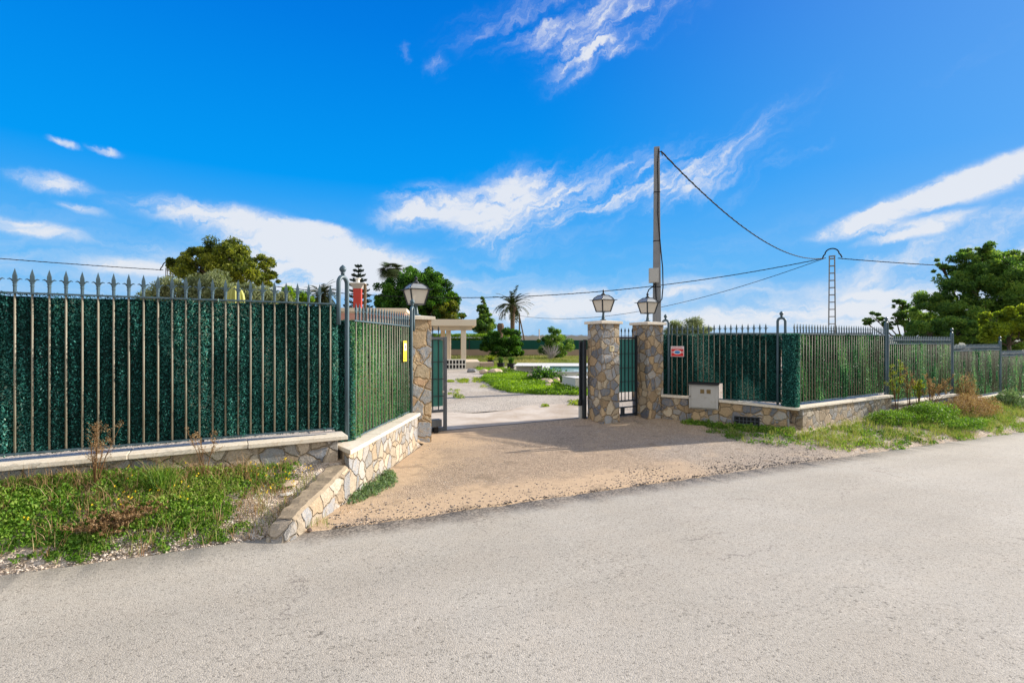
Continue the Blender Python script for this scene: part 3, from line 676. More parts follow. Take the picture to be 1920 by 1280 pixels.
fence('angled railing panel with a yellow sign, leading to the left gate pillar', 1.46, 6.53, 2.85, 8.56, .40, 1.86, [.07+.1215*k_ for k_ in range(n_)], 62000, .024, M['hedge_r'], seed=11, hx=(.05, .08))
La = 2.35
fence('angled railing panel beside the right gate pillar, above the meter cabinet', *PA(.05), *PA(2.40), .31, 1.765, [.14+.1165*k_ for k_ in range(18)], 52000, .030, M['hedge'], seed=21, cut=(.545, 1.235, .66), hx=(.10, .06))
fl = ['railing panel with faded green screen right of the hedge corner', 'railing panel behind the tall dry stalks, one step lower', 'railing panel above the big brown bush, two steps lower',
      'railing panel at the right edge of the picture, three steps lower', 'last railing panel leaving the picture on the right, lowest of the row']
ru_ = [(10.62,6.505,14.98,6.725),(15.18,6.735,19.48,6.95),(19.66,6.96,24.0,7.18),(24.2,7.19,28.5,7.41),(28.7,7.42,33.1,7.64)]
for i, (a,b_,c,d_) in enumerate(ru_):
    zo = RZ[i]+.06; nn = (36, 36, 36, 36, 36)[i]
    fence(fl[i], a, b_, c, d_, zo, zo+1.475, [.06+.1205*k_ for k_ in range(nn)], (64000, 42000, 34000, 22000, 8000)[i], (.032,.038,.045,.055,.08)[i], M['hedge_r'], upper=i > 0, seed=31+i*5)

def arch_post(label, U, V, dirn, z0, zr, short=None, shorts=0, sep=.072):
    """looped post: two tubes joined by an arch that carries an acorn; one tube may stop short"""
    t = thing('arched_post', label, 'fence post', W(U, V, 0), dirn, 'arched posts between railing panels')
    top = zr+.335-sep; r = .0265
    za = z0 if shorts != -1 else short; zb_ = z0 if shorts != 1 else short
    pts = [(-sep,0,za),(-sep,0,(za+top)/2),(-sep,0,top)]+[(-sep*math.cos(a),0,top+sep*math.sin(a)) for a in np.linspace(0,math.pi,13)[1:-1]]+[(sep,0,top),(sep,0,(zb_+top)/2),(sep,0,zb_)]
    MB().tube(pts, r, 14).build('looped_tube', M['iron'], t, smooth=True)
    zf = top+sep+r-.006
    MB().lathe([(.022,0),(.020,.016),(.030,.022),(.018,.030),(.030,.045),(.040,.062),(.041,.078),(.032,.098),(.015,.115),(.004,.125)], 14, (0,0,zf)).build('acorn_finial', M['iron'], t, smooth=True)
    return t
angL = UROT + math.atan2(.826, .564)
arch_post('tall arched post with acorn finial at the corner of the left fence', 1.30, 6.40, angL-.25, .40, 2.045, short=1.80, shorts=-1, sep=.080)
arch_post('arched post beside the left gate pillar', 2.92, 8.60, angL, .37, 1.86, short=1.78, shorts=1)
arch_post('arched post against the right gate pillar', *PA(.04), ang, .30, 1.765, short=1.70, shorts=-1)
arch_post('arched post rising out of the hedge corner', *PA(2.47), ang, .24, 1.765)
for lab, u, v, z0, zr in (('arched post after the first right-hand panel', 15.08, 6.73, .0, 1.76), ('arched post behind the dry stalks, second from the hedge corner', 19.57, 6.955, -.2, 1.535),
                          ('arched post behind the brown bush, third from the hedge corner', 24.1, 7.185, -.45, 1.30), ('arched post beyond the right edge of the brown bush, fourth from the hedge corner', 28.6, 7.415, -.7, 1.06)):
    arch_post(lab, u, v, UROT+.05, z0-.05, zr)

def hedge_col(label, U, V, ra, z0, z1, n, size, mat, seed=0):
    t = thing('hedge_roll', label, 'hedge roll', W(U, V, 0))
    def rad(th, z): return ra*(1+.18*(fnoise(th*2, z, 1.2, seed)-.5)*2 + .07*np.cos(th*5+z*2))
    th = np.linspace(0, 2*np.pi, 25); zs = np.linspace(z0, z1-.02, 14); T, Z = np.meshgrid(th, zs, indexing='ij')
    rr = rad(np.mod(T, 2*np.pi), Z)*.86; X = np.cos(T)*rr; Y = np.sin(T)*rr
    b = gridmesh('backing', X, Y, Z, M['hedge_b'], t)
    MB().add([(math.cos(a)*ra*.8, math.sin(a)*ra*.8, z1-.03) for a in np.linspace(0, 2*np.pi, 13)[:-1]], [tuple(range(12))]).build('top_fold', M['hedge_b'], t)
    a = rng.random(n)*2*np.pi; z = z0+rng.random(n)*(z1-z0); r = rad(a, z)*(.86+.22*rng.random(n))
    cap = rng.random(n) < .06; z = np.where(cap, z1-.03+rng.random(n)*.03, z); r = np.where(cap, ra*np.sqrt(rng.random(n)), r)
    V_, F_, v_ = leaves(np.stack([np.cos(a)*r, np.sin(a)*r, z], 1), size, .42, None, np.clip(rng.random(n)**1.3*.62 + fnoise(a*2, z, 1.6, seed+5)*.3, 0, 1))
    tag(npmesh('needles', V_, F_, mat, t, v_), kind='stuff'); return t
hedge_col('bulging roll of artificial hedge wrapped round the right wall corner', 10.50, 6.48, .165, .22, 1.76, 17000, .032, M['hedge'], 3)
hedge_col('fold of artificial hedge behind the tall corner post on the left', 1.36, 6.60, .115, .36, 1.86, 12000, .022, M['hedge'], 7)

# signs on the railings
sg = thing('alarm_sign', 'small red warning sign with a blue oval on the right railing', 'sign', onA(.17, -.03, 1.245), ang)
MB().box(0,.30,-.006,0,0,.245).build('plate', M['signw'], sg, bevel=.004)
MB().box(.012,.288,-.0085,-.0065,.012,.18).build('red_field', M['signred'], sg)
MB().box(.012,.288,-.0085,-.0065,.186,.233).build('text_strip', M['signw'], sg)
tx = MB(); x = .035
for i in range(7):
    w_ = .022; k_ = i % 3
    tx.box(x, x+.006, -.0105,-.009,.194,.226); tx.box(x+w_-.006, x+w_, -.0105,-.009,.194,.226)
    tx.box(x+.0065, x+w_-.0065, -.0105,-.009,.220 if k_ else .207,.226 if k_ else .213); x += .034
tx.build('lettering', M['signred'], sg)
ov = MB(); P = [(.15+.092*math.cos(a), .105+.050*math.sin(a)) for a in np.linspace(0,2*math.pi,29)[:-1]]
ov.add([(x,-.0108,z) for x,z in P]+[(x,-.0090,z) for x,z in P], [tuple(range(28)),]+[(i,28+i,28+(i+1)%28,(i+1)%28) for i in range(28)]); ov.build('oval_ring', M['signw'], sg)
P = [(.15+.062*math.cos(a), .105+.034*math.sin(a)) for a in np.linspace(0,2*math.pi,29)[:-1]]
MB().add([(x,-.0128,z) for x,z in P]+[(x,-.0112,z) for x,z in P], [tuple(range(28)),]+[(i,28+i,28+(i+1)%28,(i+1)%28) for i in range(28)]).build('blue_oval', M['signb'], sg)
for s in (0, 1):
    xs_ = (.016,.016,.060) if s == 0 else (.284,.284,.240)
    q_ = [(xs_[0],.072),(xs_[1],.138),(xs_[2],.118),(xs_[2],.092)]
    MB().add([(x,-.0105,z) for x,z in q_]+[(x,-.0088,z) for x,z in q_], [(0,1,2,3),(7,6,5,4),(0,4,5,1),(1,5,6,2),(2,6,7,3),(3,7,4,0)]).build('side_flash', simple('sign_pink', (.60,.30,.32), .4), sg)
ys = thing('yellow_sign', 'tall narrow yellow notice on the angled left railing', 'sign', W(1.46+.5645*2.06+.022, 6.53+.825*2.06-.015, 1.27), angL)
MB().box(-.10,.10,-.022,-.016,0,.34).build('plate', M['signy'], ys, bevel=.003)
MB().box(-.07,.07,-.0245,-.0225,.18,.30).build('picture_panel', M['signw'], ys)
MB().box(-.015,.02,-.027,-.025,.215,.265).build('dark_emblem', M['black'], ys)
MB().box(-.06,.0,-.0245,-.0225,.03,.055).build('orange_mark', simple('sign_orange', (.6,.25,.02), .5), ys)

# meter cabinet
mc = thing('meter_cabinet', 'pale grey plastic meter cabinet with two brown windows in the stone wall', 'cabinet', onA(.61, -.20, .095), ang)
MB().box(0,.62,-.02,.20,0,.535).build('body', M['cab'], mc, bevel=.008)
MB().box(.05,.56,-.034,-.0205,.015,.505).build('door', M['cab'], mc, bevel=.006)
for x in (.25, .385): 
    MB().box(x-.008,x+.093,-.0385,-.0345,.335,.44).build('window_frame', M['cab'], mc, bevel=.002)
    MB().box(x,x+.085,-.041,-.039,.343,.432).build('window', M['brown'], mc)
MB().box(.018,.034,-.03,-.0205,.25,.275).build('lock', M['black'], mc)
MB().hexa([(-.01,-.075,.536),(.63,-.075,.536),(.63,.16,.536),(-.01,.16,.536)], [(-.01,-.06,.57),(.63,-.06,.57),(.63,.16,.585),(-.01,.16,.585)]).build('hood', M['black'], mc)

# ================================================================ GATES
gt = thing('sliding_gate', 'grey sliding gate standing open behind the left gate pillar', 'gate', W(3.84, 9.28, -.11), UROT)
fr = MB(); Lg = 4.1
fr.box(-.06,0,-.03,.03,.0,1.80); fr.box(-Lg,-Lg+.06,-.03,.03,0,1.80)
fr.box(-Lg+.061,-.061,-.028,.028,0,.055); fr.box(-Lg+.061,-.061,-.028,.028,.345,.395); fr.box(-Lg+.061,-.061,-.028,.028,1.745,1.795)
fr.build('frame', M['gatef'], gt, bevel=.003)
bmg = MB().box(-.008,.008,-.008,.008,0,1.349).mesh('bar'); bmg.materials.append(M['iron_d']); sg_ = MB().lathe([(.009,0),(.009,.10),(.016,.105),(.010,.115),(.020,.15),(.001,.22)], 6).mesh('spike'); sg_.materials.append(M['iron_d'])
for k_ in range(33):
    o = bpy.data.objects.new('bar', bmg); col.objects.link(o); o.parent = gt; o.location = (-.165-.12*k_, 0, .3955)
    s_ = bpy.data.objects.new('spike', sg_); col.objects.link(s_); s_.parent = gt; s_.location = (-.165-.12*k_, 0, 1.796)
MB().box(-Lg+.07,-.07,.012,.016,.46,1.74).build('mesh_screen', M['teal'], gt)
for z in (.65,.98,1.31): MB().box(-Lg+.062,-.062,-.0135,-.0085,z,z+.014).build('cross_rail', M['iron_d'], gt)
MB().box(-.09,-.062,-.036,-.0,.72,.76).build('latch', M['galv'], gt)
go = thing('gate_motor', 'small grey motor box at the foot of the sliding gate', 'motor', W(3.57, 9.20, -.15), UROT)
MB().box(-.11,.11,-.09,.06,.13,.27).build('cover', M['gatef'], go, bevel=.012); MB().box(-.03,.05,-.05,.04,0,.129).build('foot', M['black'], go)
tr = MB(); tr.box(0,1,0,1,0,1)
tk = thing('gate_track', 'thin dark steel track crossing the gateway floor', 'track', W(-.6, 9.28, -.13), UROT)
MB().box(0,7.75,-.035,.035,-.03,-.001).build('channel', M['black'], tk); MB().box(0,7.75,-.008,.008,-.0005,.012).build('rail', M['gatef'], tk)
rp = thing('gate_receiver_post', 'black steel receiving post left of the middle pillar', 'post', W(7.13, 9.25, -.16), UROT)
MB().box(-.035,.035,-.10,-.06,0,1.80).build('channel', M['iron_d'], rp); MB().box(-.03,.03,.06,.10,0,1.78).build('channel', M['iron_d'], rp); MB().box(.010,.034,-.0595,.0595,0,1.76).build('web', M['iron_d'], rp)
MB().lathe([(.04,0),(.045,.02),(.045,.10),(.03,.13),(.01,.14)], 12, (-.075,0,.32)).build('roller', M['black'], rp, smooth=True); MB().box(-.095,-.036,-.03,.03,.02,.32).build('bracket', M['galv'], rp)
fg = thing('foot_gate', 'narrow black footgate with teal screen between two pillars', 'gate', W(7.735, 9.05, -.14), UROT)
fr = MB(); fr.box(0,.05,-.025,.025,0,1.88); fr.box(.79,.84,-.025,.025,0,1.88)
for z0, z1 in ((.02,.06),(.20,.225),(.34,.375),(1.80,1.84)): fr.box(.051,.789,-.022,.022,z0,z1)
fr.build('frame', M['iron_d'], fg)
for k_ in range(6):
    o = bpy.data.objects.new('bar', bmg); col.objects.link(o); o.parent = fg; o.location = (.14+.112*k_, 0, .376); o.scale.z = 1.424/1.349
    s_ = bpy.data.objects.new('spike', sg_); col.objects.link(s_); s_.parent = fg; s_.location = (.14+.112*k_, 0, 1.841)
MB().box(.055,.785,.012,.016,.56,1.79).build('mesh_screen', M['teal'], fg)
for z in (.80,1.12,1.45): MB().box(.052,.788,-.0135,-.0085,z,z+.014).build('cross_rail', M['iron_d'], fg)
MB().box(.36,.44,-.03,.03,.061,.199).build('box', M['iron_d'], fg)

# ================================================================ YARD: pool, porch, house, boundary
def ub(mb, cx, cy, sx, sy, z0, z1): return mb.box(cx-sx/2, cx+sx/2, cy-sy/2, cy+sy/2, z0, z1)
pool = thing('pool', 'swimming pool with pale rim and turquoise water beyond the gateway', 'pool', (1.3, 22.4, -.15), R(-4))
m_ = MB(); m_.box(0,9.5,0,.35,0,.40); m_.box(0,.35,.351,6.0,0,.40); m_.box(9.15,9.5,.351,6.0,0,.40); m_.box(.351,9.149,5.65,6.0,0,.40); m_.build('basin_wall', M['white'], pool)
m_ = MB(); m_.box(-.03,9.53,-.03,.36,.401,.43); m_.box(-.03,.36,.361,5.45,.401,.43); m_.box(9.14,9.53,.361,5.45,.401,.43); m_.box(-1.6,9.65,5.451,9.0,.401,.43); m_.box(-1.5,9.6,6.1,8.9,.0,.40); m_.build('rim', M['white'], pool, bevel=.01)
MB().add([(.35,.35,.33),(9.15,.35,.33),(9.15,5.65,.33),(.35,5.65,.33)], [(0,1,2,3)]).build('water', M['water'], pool)
m_ = MB().add([(.352,.352,.0),(.352,.352,.40),(9.148,.352,.0),(9.148,.352,.40),(9.148,5.648,0),(9.148,5.648,.40),(.352,5.648,0),(.352,5.648,.40)], [(0,2,3,1),(2,4,5,3),(4,6,7,5),(6,0,1,7)]); m_.build('lining', simple('pool_lining', (.45,.60,.58), .5), pool)
pb_ = thing('planter_block', 'low rendered block wall at the near corner of the pool', 'wall', (2.25, 18.2, -.15), R(6))
m_ = MB(); m_.hexa([(0,0,0),(4.2,0,0),(4.2,2.3,0),(0,2.3,0)], [(0,0,.43),(4.2,0,.43),(4.2,2.3,.34),(0,2.3,.34)]); m_.build('block', M['white'], pb_, bevel=.012); MB().hexa([(-.02,-.02,.432),(4.22,-.02,.432),(4.22,2.32,.342),(-.02,2.32,.342)], [(-.02,-.02,.455),(4.22,-.02,.455),(4.22,2.32,.365),(-.02,2.32,.365)]).build('capstone', M['white'], pb_, bevel=.006)

# porch with concrete roof on square columns
pt = thing('porch', 'cream flat-roofed porch on square columns beside the yard', 'porch', (-8.6, 34, -.12), R(6))
MB().hexa([(-1.0,-1.6,2.72),(6.15,-1.6,2.72),(6.15,3.2,2.72),(-1.0,3.2,2.72)], [(-1.0,-1.6,3.14),(6.15,-1.6,3.14),(6.15,3.2,3.14),(-1.0,3.2,3.14)]).build('roof_slab', M['cream'], pt, bevel=.02)
m_ = MB(); m_.box(-.9,5.9,-1.0,-.7,2.45,2.719); m_.build('beam', M['cream'], pt)
for x, y in ((.6,-1.0),(2.55,-1.0),(4.35,-.2),(5.35,-1.0),(5.35,2.6),(3.9,2.6)):
    MB().box(x-.16,x+.16,y-.16,y+.16,.42,2.449 if y < -.5 else 2.719).build('column', M['cream'], pt, bevel=.01)
MB().box(-1,6.4,-1.5,3.4,-.1,.40).build('plinth', M['cream'], pt); MB().box(6.42,7.3,-1.7,-.2,-.1,.34).build('step', M['boundary'], pt)
bt = thing('breeze_block_wall', 'low white pierced block screen in front of the porch', 'wall', (-7.3, 31.4, -.14), R(6))
m_ = MB(); nx = 22
for z0, z1 in ((0,.07),(.29,.35),(.57,.64)): m_.box(0, nx*.2+.05, -.06, .06, z0, z1)
for i in range(nx+1):
    m_.box(i*.2, i*.2+.06, -.06, .06, .0705, .2895); m_.box(i*.2, i*.2+.06, -.06, .06, .3505, .5695)
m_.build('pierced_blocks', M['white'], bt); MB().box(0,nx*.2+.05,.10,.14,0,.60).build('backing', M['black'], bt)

hs = thing('house', 'single-storey pink house with cream parapet behind the angled fence', 'house', (-13.6, 36, -.15), R(8))
m_ = MB(); m_.box(-9,5.9,0,9,0,3.25); m_.build('wall', M['pink'], hs)
m_ = MB(); m_.box(-9.2,6.1,-.22,9.2,3.85,4.12); m_.box(-9.1,6.0,-.12,9.1,3.76,3.849); m_.build('parapet_moulding', M['cream'], hs, bevel=.03)
MB().box(-9.05,5.95,-.05,9.05,3.251,3.759).build('parapet', M['pink'], hs)
MB().box(-9.1,5.3,-1.7,-.051,2.62,2.85).build('porch_roof', M['cream'], hs)
for i in range(12):
    x = -8.6+1.2*i
    MB().box(x-.13,x+.13,-1.6,-1.34,0,2.619).build('column', M['cream'], hs)
for x in (-6.2,-2.4,1.2,3.7):
    f = MB(); f.box(x-.5,x+.5,-.05,-.002,1.0,2.3); f = f.build('window', M['white'], hs); MB().box(x-.42,x+.42,-.065,-.0505,1.08,2.22).build('pane', M['black'], f)
ch = thing('chimney', 'red square chimney with a white capped top on the house roof', 'chimney', (-11.0, 36.5, 3.9), R(8))
MB().box(-.27,.27,-.27,.27,0,1.62).build('stack', M['red'], ch); MB().hexa([(-.27,-.27,1.45),(.27,-.27,1.45),(.27,.27,1.45),(-.27,.27,1.45)],[(-.5,-.4,1.78),(.5,-.4,1.78),(.5,.4,1.78),(-.5,.4,1.78)]).build('collar', M['conc'], ch)
MB().box(-.56,.56,-.45,.45,1.781,1.85).build('cap', M['white'], ch); MB().lathe([(.16,1.85),(.13,2.1),(.22,2.14),(.2,2.2)],10).build('pot', M['white'], ch)

bw = thing('boundary_wall', 'long brown boundary wall with green screening across the back of the garden', 'wall', (-20, 59, -.3), 0)
MB().box(0,52,0,.25,0,.98).build('masonry', M['boundary'], bw)
MB().box(0,52,.08,.12,.981,2.05).build('green_screen', simple('green_screen', (.012,.075,.055), .8, .1, 0, .3, .7), bw)
for i in range(18): MB().box(i*3+.02,i*3+.12,.0,.07,.982,2.12).build('post', M['iron_d'], bw)
hg = thing('clipped_hedge', 'bright green clipped hedge beyond the porch columns', 'hedge', (-8.5, 61.5, -.2))
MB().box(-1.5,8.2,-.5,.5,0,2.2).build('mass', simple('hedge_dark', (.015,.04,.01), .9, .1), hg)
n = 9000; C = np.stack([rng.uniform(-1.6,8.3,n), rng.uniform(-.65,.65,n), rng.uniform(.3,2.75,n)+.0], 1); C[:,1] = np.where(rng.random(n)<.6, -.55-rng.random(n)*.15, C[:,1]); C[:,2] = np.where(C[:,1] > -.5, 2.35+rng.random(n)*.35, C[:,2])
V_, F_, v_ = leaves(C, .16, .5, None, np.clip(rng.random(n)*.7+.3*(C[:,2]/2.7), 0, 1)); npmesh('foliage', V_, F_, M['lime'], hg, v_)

# greenhouses far away
for i, (x, y, w_, z) in enumerate([(10, 420, 70, 4.2), (-26, 380, 34, 4.0)]):
    g_ = thing('greenhouse', ['long pale greenhouse roof on the horizon right of the palm', 'pale greenhouse roof on the horizon left of the palm'][i], 'greenhouse', (x, y, G(x, y)-.5))
    MB().box(-5,w_,0,40,0,z).build('walls', M['conc'], g_)
    m_ = MB()
    for k_ in range(int((w_+5)/8)): a = -5+k_*8; m_.add([(a,-.1,z+.01),(a+8,-.1,z+.01),(a+4,-.1,z+1.4),(a,40,z+.01),(a+8,40,z+.01),(a+4,40,z+1.4)], [(0,1,2),(3,5,4),(0,2,5,3),(1,4,5,2)])
    m_.build('roof', M['galv'], g_)
sh = thing('farm_shed', 'long grey low roof showing behind the right railing spears', 'shed', (34, 62, -1.2))
MB().box(-12.5,9,0,12,0,3.55).build('walls', M['conc'], sh); MB().box(-12.8,9.3,-.4,12.4,3.551,3.85).build('roof', simple('shed_roof', (.20,.22,.23), .7), sh)

# ================================================================ POLES AND CABLES
up = thing('utility_pole', 'tall square concrete utility pole behind the right gate pillar', 'pole', at(1231.5, 19, -.3), R(-12))
MB().hexa([(-.165,-.13,0),(.165,-.13,0),(.165,.13,0),(-.165,.13,0)], [(-.10,-.085,9.1),(.10,-.085,9.1),(.10,.085,9.1),(-.10,.085,9.1)]).build('shaft', M['pole'], up, bevel=.012)
m_ = MB(); m_.box(-.052,-.040,-.135,-.10,2.0,2.8); m_.build('groove_strip', M['conc'], up)
for z in (2.1,3.9,5.6,7.4): 
    w_ = .165-(.065)*z/9.1; d_ = .13-.045*z/9.1
    MB().box(-w_-.006,w_+.006,-d_-.006,d_+.006,z,z+.03).build('strap', M['cable'], up)
jb = MB().box(-.30,.04,-.34,-.135,4.05,4.58).build('junction_box', M['galv'], up, bevel=.008); MB().box(-.28,.02,-.352,-.3405,4.07,4.55).build('lid', M['galv'], jb, bevel=.004)
MB().tube([(-.05,-.25,4.05),(-.14,-.27,3.93),(-.30,-.27,3.80),(-.37,-.27,3.62),(-.33,-.25,3.46),(-.20,-.2,3.38),(-.13,-.1,3.1)], .021, 8).build('flexible_conduit', M['cable'], up, smooth=True)
pts = [(.06,-.11,9.0),(.02,-.13,8.4),(.04,-.125,7.5),(.03,-.13,6.6),(.08,-.135,5.9),(.14,-.13,5.2),(.20,-.13,4.6),(.21,-.14,3.9),(.17,-.16,3.45),(.08,-.17,3.33),(-.03,-.17,3.42),(-.06,-.17,4.04)]
MB().tube(pts, .021, 8).build('down_cable', M['cable'], up, smooth=True)
MB().tube([(.09,-.10,8.9),(.16,-.08,8.88),(.2,-.05,8.75)], .018, 6).build('hook', M['cable'], up)

def lattice(label, p, h, w_, panels, rot=0):
    t = thing('lattice_pole', label, 'pole', p, rot, 'steel lattice poles carrying the overhead line')
    wt = w_*.72
    for sx in (-1,1):
        for sy in (-1,1):
            m_ = MB(); a = w_/2; b_ = wt/2; e = .028
            m_.hexa([(sx*a-e,sy*a-e,0),(sx*a+e,sy*a-e,0),(sx*a+e,sy*a+e,0),(sx*a-e,sy*a+e,0)], [(sx*b_-e,sy*b_-e,h),(sx*b_+e,sy*b_-e,h),(sx*b_+e,sy*b_+e,h),(sx*b_-e,sy*b_+e,h)]).build('leg', M['galvd'], t)
    for i in range(panels):
        z = h*(i+.7)/panels; c_ = (w_+(wt-w_)*z/h)/2
        m_ = MB()
        for s in (-1,1): m_.box(-c_+.03,c_-.03,s*c_-.012,s*c_+.012,z-.025,z+.025); m_.box(s*c_-.012,s*c_+.012,-c_+.03,c_-.03,z-.028,z+.028)
        m_.build('batten', M['galvd'], t)
    MB().box(-wt/2-.04,wt/2+.04,-wt/2-.04,wt/2+.04,h,h+.05).build('head_plate', M['galvd'], t)
    MB().tube([(-wt*1.9,0,h-.15),(-wt*1.6,0,h+.12)]+[(-wt*1.35*math.cos(a),0,h+.2+wt*1.2*math.sin(a)) for a in np.linspace(0,math.pi,10)]+[(wt*1.6,0,h+.12),(wt*1.9,0,h-.12)], .045, 8).build('cable_loop', M['cable'], t, smooth=True)
    return t
M['galvd'] = simple('galvanised_steel', (.20,.20,.19), .6, .4, 0, .2, 3)
LP = at(1560, 38, G(*at(1560, 38)[:2])); LH = hz(481, 38)-LP.z
lattice('steel lattice pole with a cable loop behind the right fence', LP, LH, .46, 15, R(-28))
FP = at(317, 44, -.4); FH = hz(504, 44)+.4
lattice('distant lattice pole just left of the round pine', FP, FH, .50, 18, R(15))
def cable(label, a, b, sag, r=.028, n=60):
    a = Vector(a); b = Vector(b); t = MB(); pts = []
    for i in range(n+1):
        s = i/n; p = a.lerp(b, s); p.z -= sag*4*s*(1-s); pts.append(tuple(p))
    t.tube(pts, r, 6)
    # a second strand twisted round the first
    d = (b-a).normalized(); sd = Vector((-d.y, d.x, 0)).normalized()
    pts2 = []; L = (b-a).length; nn = int(L/.16)
    for i in range(nn+1):
        s = i/nn; p = a.lerp(b, s); p.z -= sag*4*s*(1-s); ph = s*L/.62*2*math.pi
        pts2.append(tuple(p+sd*math.cos(ph)*r*.9+Vector((0,0,math.sin(ph)*r*.9))))
    t.tube(pts2, r*.7, 4)
    o = t.build('overhead_cable', M['cable'], None); tag(o, label, 'cable', 'overhead cables')
LT = Vector((LP.x, LP.y, LP.z+LH)); LL = LT + Vector((-.55, -.1, -.12)); LR = LT + Vector((.55, .15, -.1))
cable('steep overhead cable from the top of the concrete pole to the lattice pole', at(1240, 18.9, hz(284, 18.9)), LL, 1.25, .026)
cable('long sagging overhead cable between the two lattice poles', FP+Vector((.5,0,FH-.1)), LL, 2.65, .028, 90)
cable('overhead cable leaving the lattice pole behind the right-hand pine', LR, at(2250, 62, 11.5), .9, .030)
cable('overhead cable at the far left, coming from the distant lattice pole', FP+Vector((-.5,0,FH-.1)), (-56, 11.5, 8.1), .5, .028, 80)
cable('thin slack overhead cable from the lattice pole to the leaning poles by the palm', LL, at(975, 72, hz(592, 72)), 1.9, .020, 80)
pp = thing('braced_pole', 'slim dark pole with a raking brace right of the date palm', 'pole', at(974, 72, -.2))
MB().tube([(0,0,0),(0,0,hz(588,72)+.2)], [.13,.09], 8).build('pole', M['woodpole'], pp); MB().tube([(1.1,.3,0),(.05,0,hz(596,72)+.2)], [.12,.08], 8).build('brace', M['woodpole'], pp)
wp = thing('wooden_pole', 'brown wooden pole beside the red chimney', 'pole', at(684.5, 30, -.2))
MB().tube([(0,0,0),(0,0,hz(532,30)+.2)], [.10,.085], 10).build('pole', M['woodpole'], wp)
sp_ = thing('thin_pole', 'thin grey far pole between the palm and the right shrub', 'pole', at(1011, 90, -.2)); MB().tube([(0,0,0),(0,0,hz(617,90)+.2)], .10, 6).build('pole', M['conc'], sp_)

# ================================================================ TREES
def tree(name, label, cat, p, blobs, leaf, nl, mat, puff=.30, pd=10, trunk=.16, seed=0, asp=.42, group=None, barkm=None, shell=(.55, 1.0), flat=.8, upb=None, core=None):
    """blobs: (dx, dy, z, rx, ry, rz) about the tree's base"""
    rs = np.random.default_rng(100+seed); t = thing(name, label, cat, p, 0, group)
    parts = []; area = np.array([(b[3]*b[4]+b[3]*b[5]+b[4]*b[5]) for b in blobs]); share = area/area.sum()
    for b, sh_ in zip(blobs, share):
        pr = puff*(b[3]+b[4]+b[5])/3; K = max(6, int(pd*sh_*len(blobs)**.7)); a = rs.normal(size=(K, 3)); a /= np.linalg.norm(a, axis=1, keepdims=True)
        r = (shell[0]+(shell[1]-shell[0])*rs.random(K)**.6)[:, None]
        pc = np.array(b[:3]) + a*r*np.array(b[3:])
        prr = pr*(.55+.8*rs.random(K)); pv = rs.random(K)*.45
        N = int(nl*sh_); k_ = rs.choice(K, N, p=prr**2/(prr**2).sum()); d = rs.normal(size=(N, 3)); d /= np.linalg.norm(d, axis=1, keepdims=True); d *= (rs.random(N)**.45)[:, None]; d[:,2] *= flat
        C = pc[k_] + d*prr[k_][:, None]
        # leaves on top of a clump are lighter in colour
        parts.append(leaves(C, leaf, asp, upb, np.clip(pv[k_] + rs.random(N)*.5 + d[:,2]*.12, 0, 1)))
    V_, F_, v_ = merge(parts); npmesh('crown', V_, F_, mat, t, v_)
    z0 = min(b[2]-b[5]*.3 for b in blobs); m_ = MB(); m_.tube([(0,0,-.3),(.05*z0,.02,z0*.5),(0,0,max(z0,.6))], [trunk*1.25, trunk, trunk*.8], 9)
    m_.build('trunk', barkm or M['bark'], t, smooth=True)
    lm = MB()
    for b in blobs:
        q0 = Vector((0,0,max(z0,.6)*.85)); q1 = Vector(b[:3]); mid = q0.lerp(q1, .5)+Vector((rs.normal()*.1, rs.normal()*.1, -.08*q1.length))
        lm.tube([q0, mid, q1], [trunk*.55, trunk*.35, trunk*.12], 6)
        for _ in range(5):
            e = rs.normal(size=3); e /= np.linalg.norm(e); e = Vector((e*np.array(b[3:])*.8).tolist()); lm.tube([q1.lerp(mid,.3), q1+e*.5+Vector((0,0,.05)), q1+e], [trunk*.16, trunk*.10, trunk*.03], 4)
    lm.build('limbs', barkm or M['bark'], t, smooth=True)
    return t
def B(px, py, rpx, rpy, Y, base, dy=0, ry=None):
    """a clump of foliage that looks rpx by rpy wide at the distance Y, about the tree base"""
    s = Y/960; X = (px-960)*s; return (X-base.x, dy, hz(py, Y)-base.z, rpx*s, (ry if ry else (rpx+rpy)/2*s), rpy*s)
# round stone pine behind the left fence
Y = 40; b = at(425, Y, -.3)
tree('pine_tree', 'big round-headed dark olive pine above the left fence', 'tree', b, [B(385,492,32,24,Y,b,-1), B(420,478,42,28,Y,b), B(452,490,36,28,Y,b,-1.2), B(350,500,24,16,Y,b,-.6), B(482,500,26,26,Y,b,.5), B(405,510,50,22,Y,b,-1.5), B(455,520,46,20,Y,b,-1.6),
     B(500,526,24,10,Y,b), B(337,490,10,8,Y,b)], .23, 42000, M['pine'], .34, 50, .3, 1, .35)
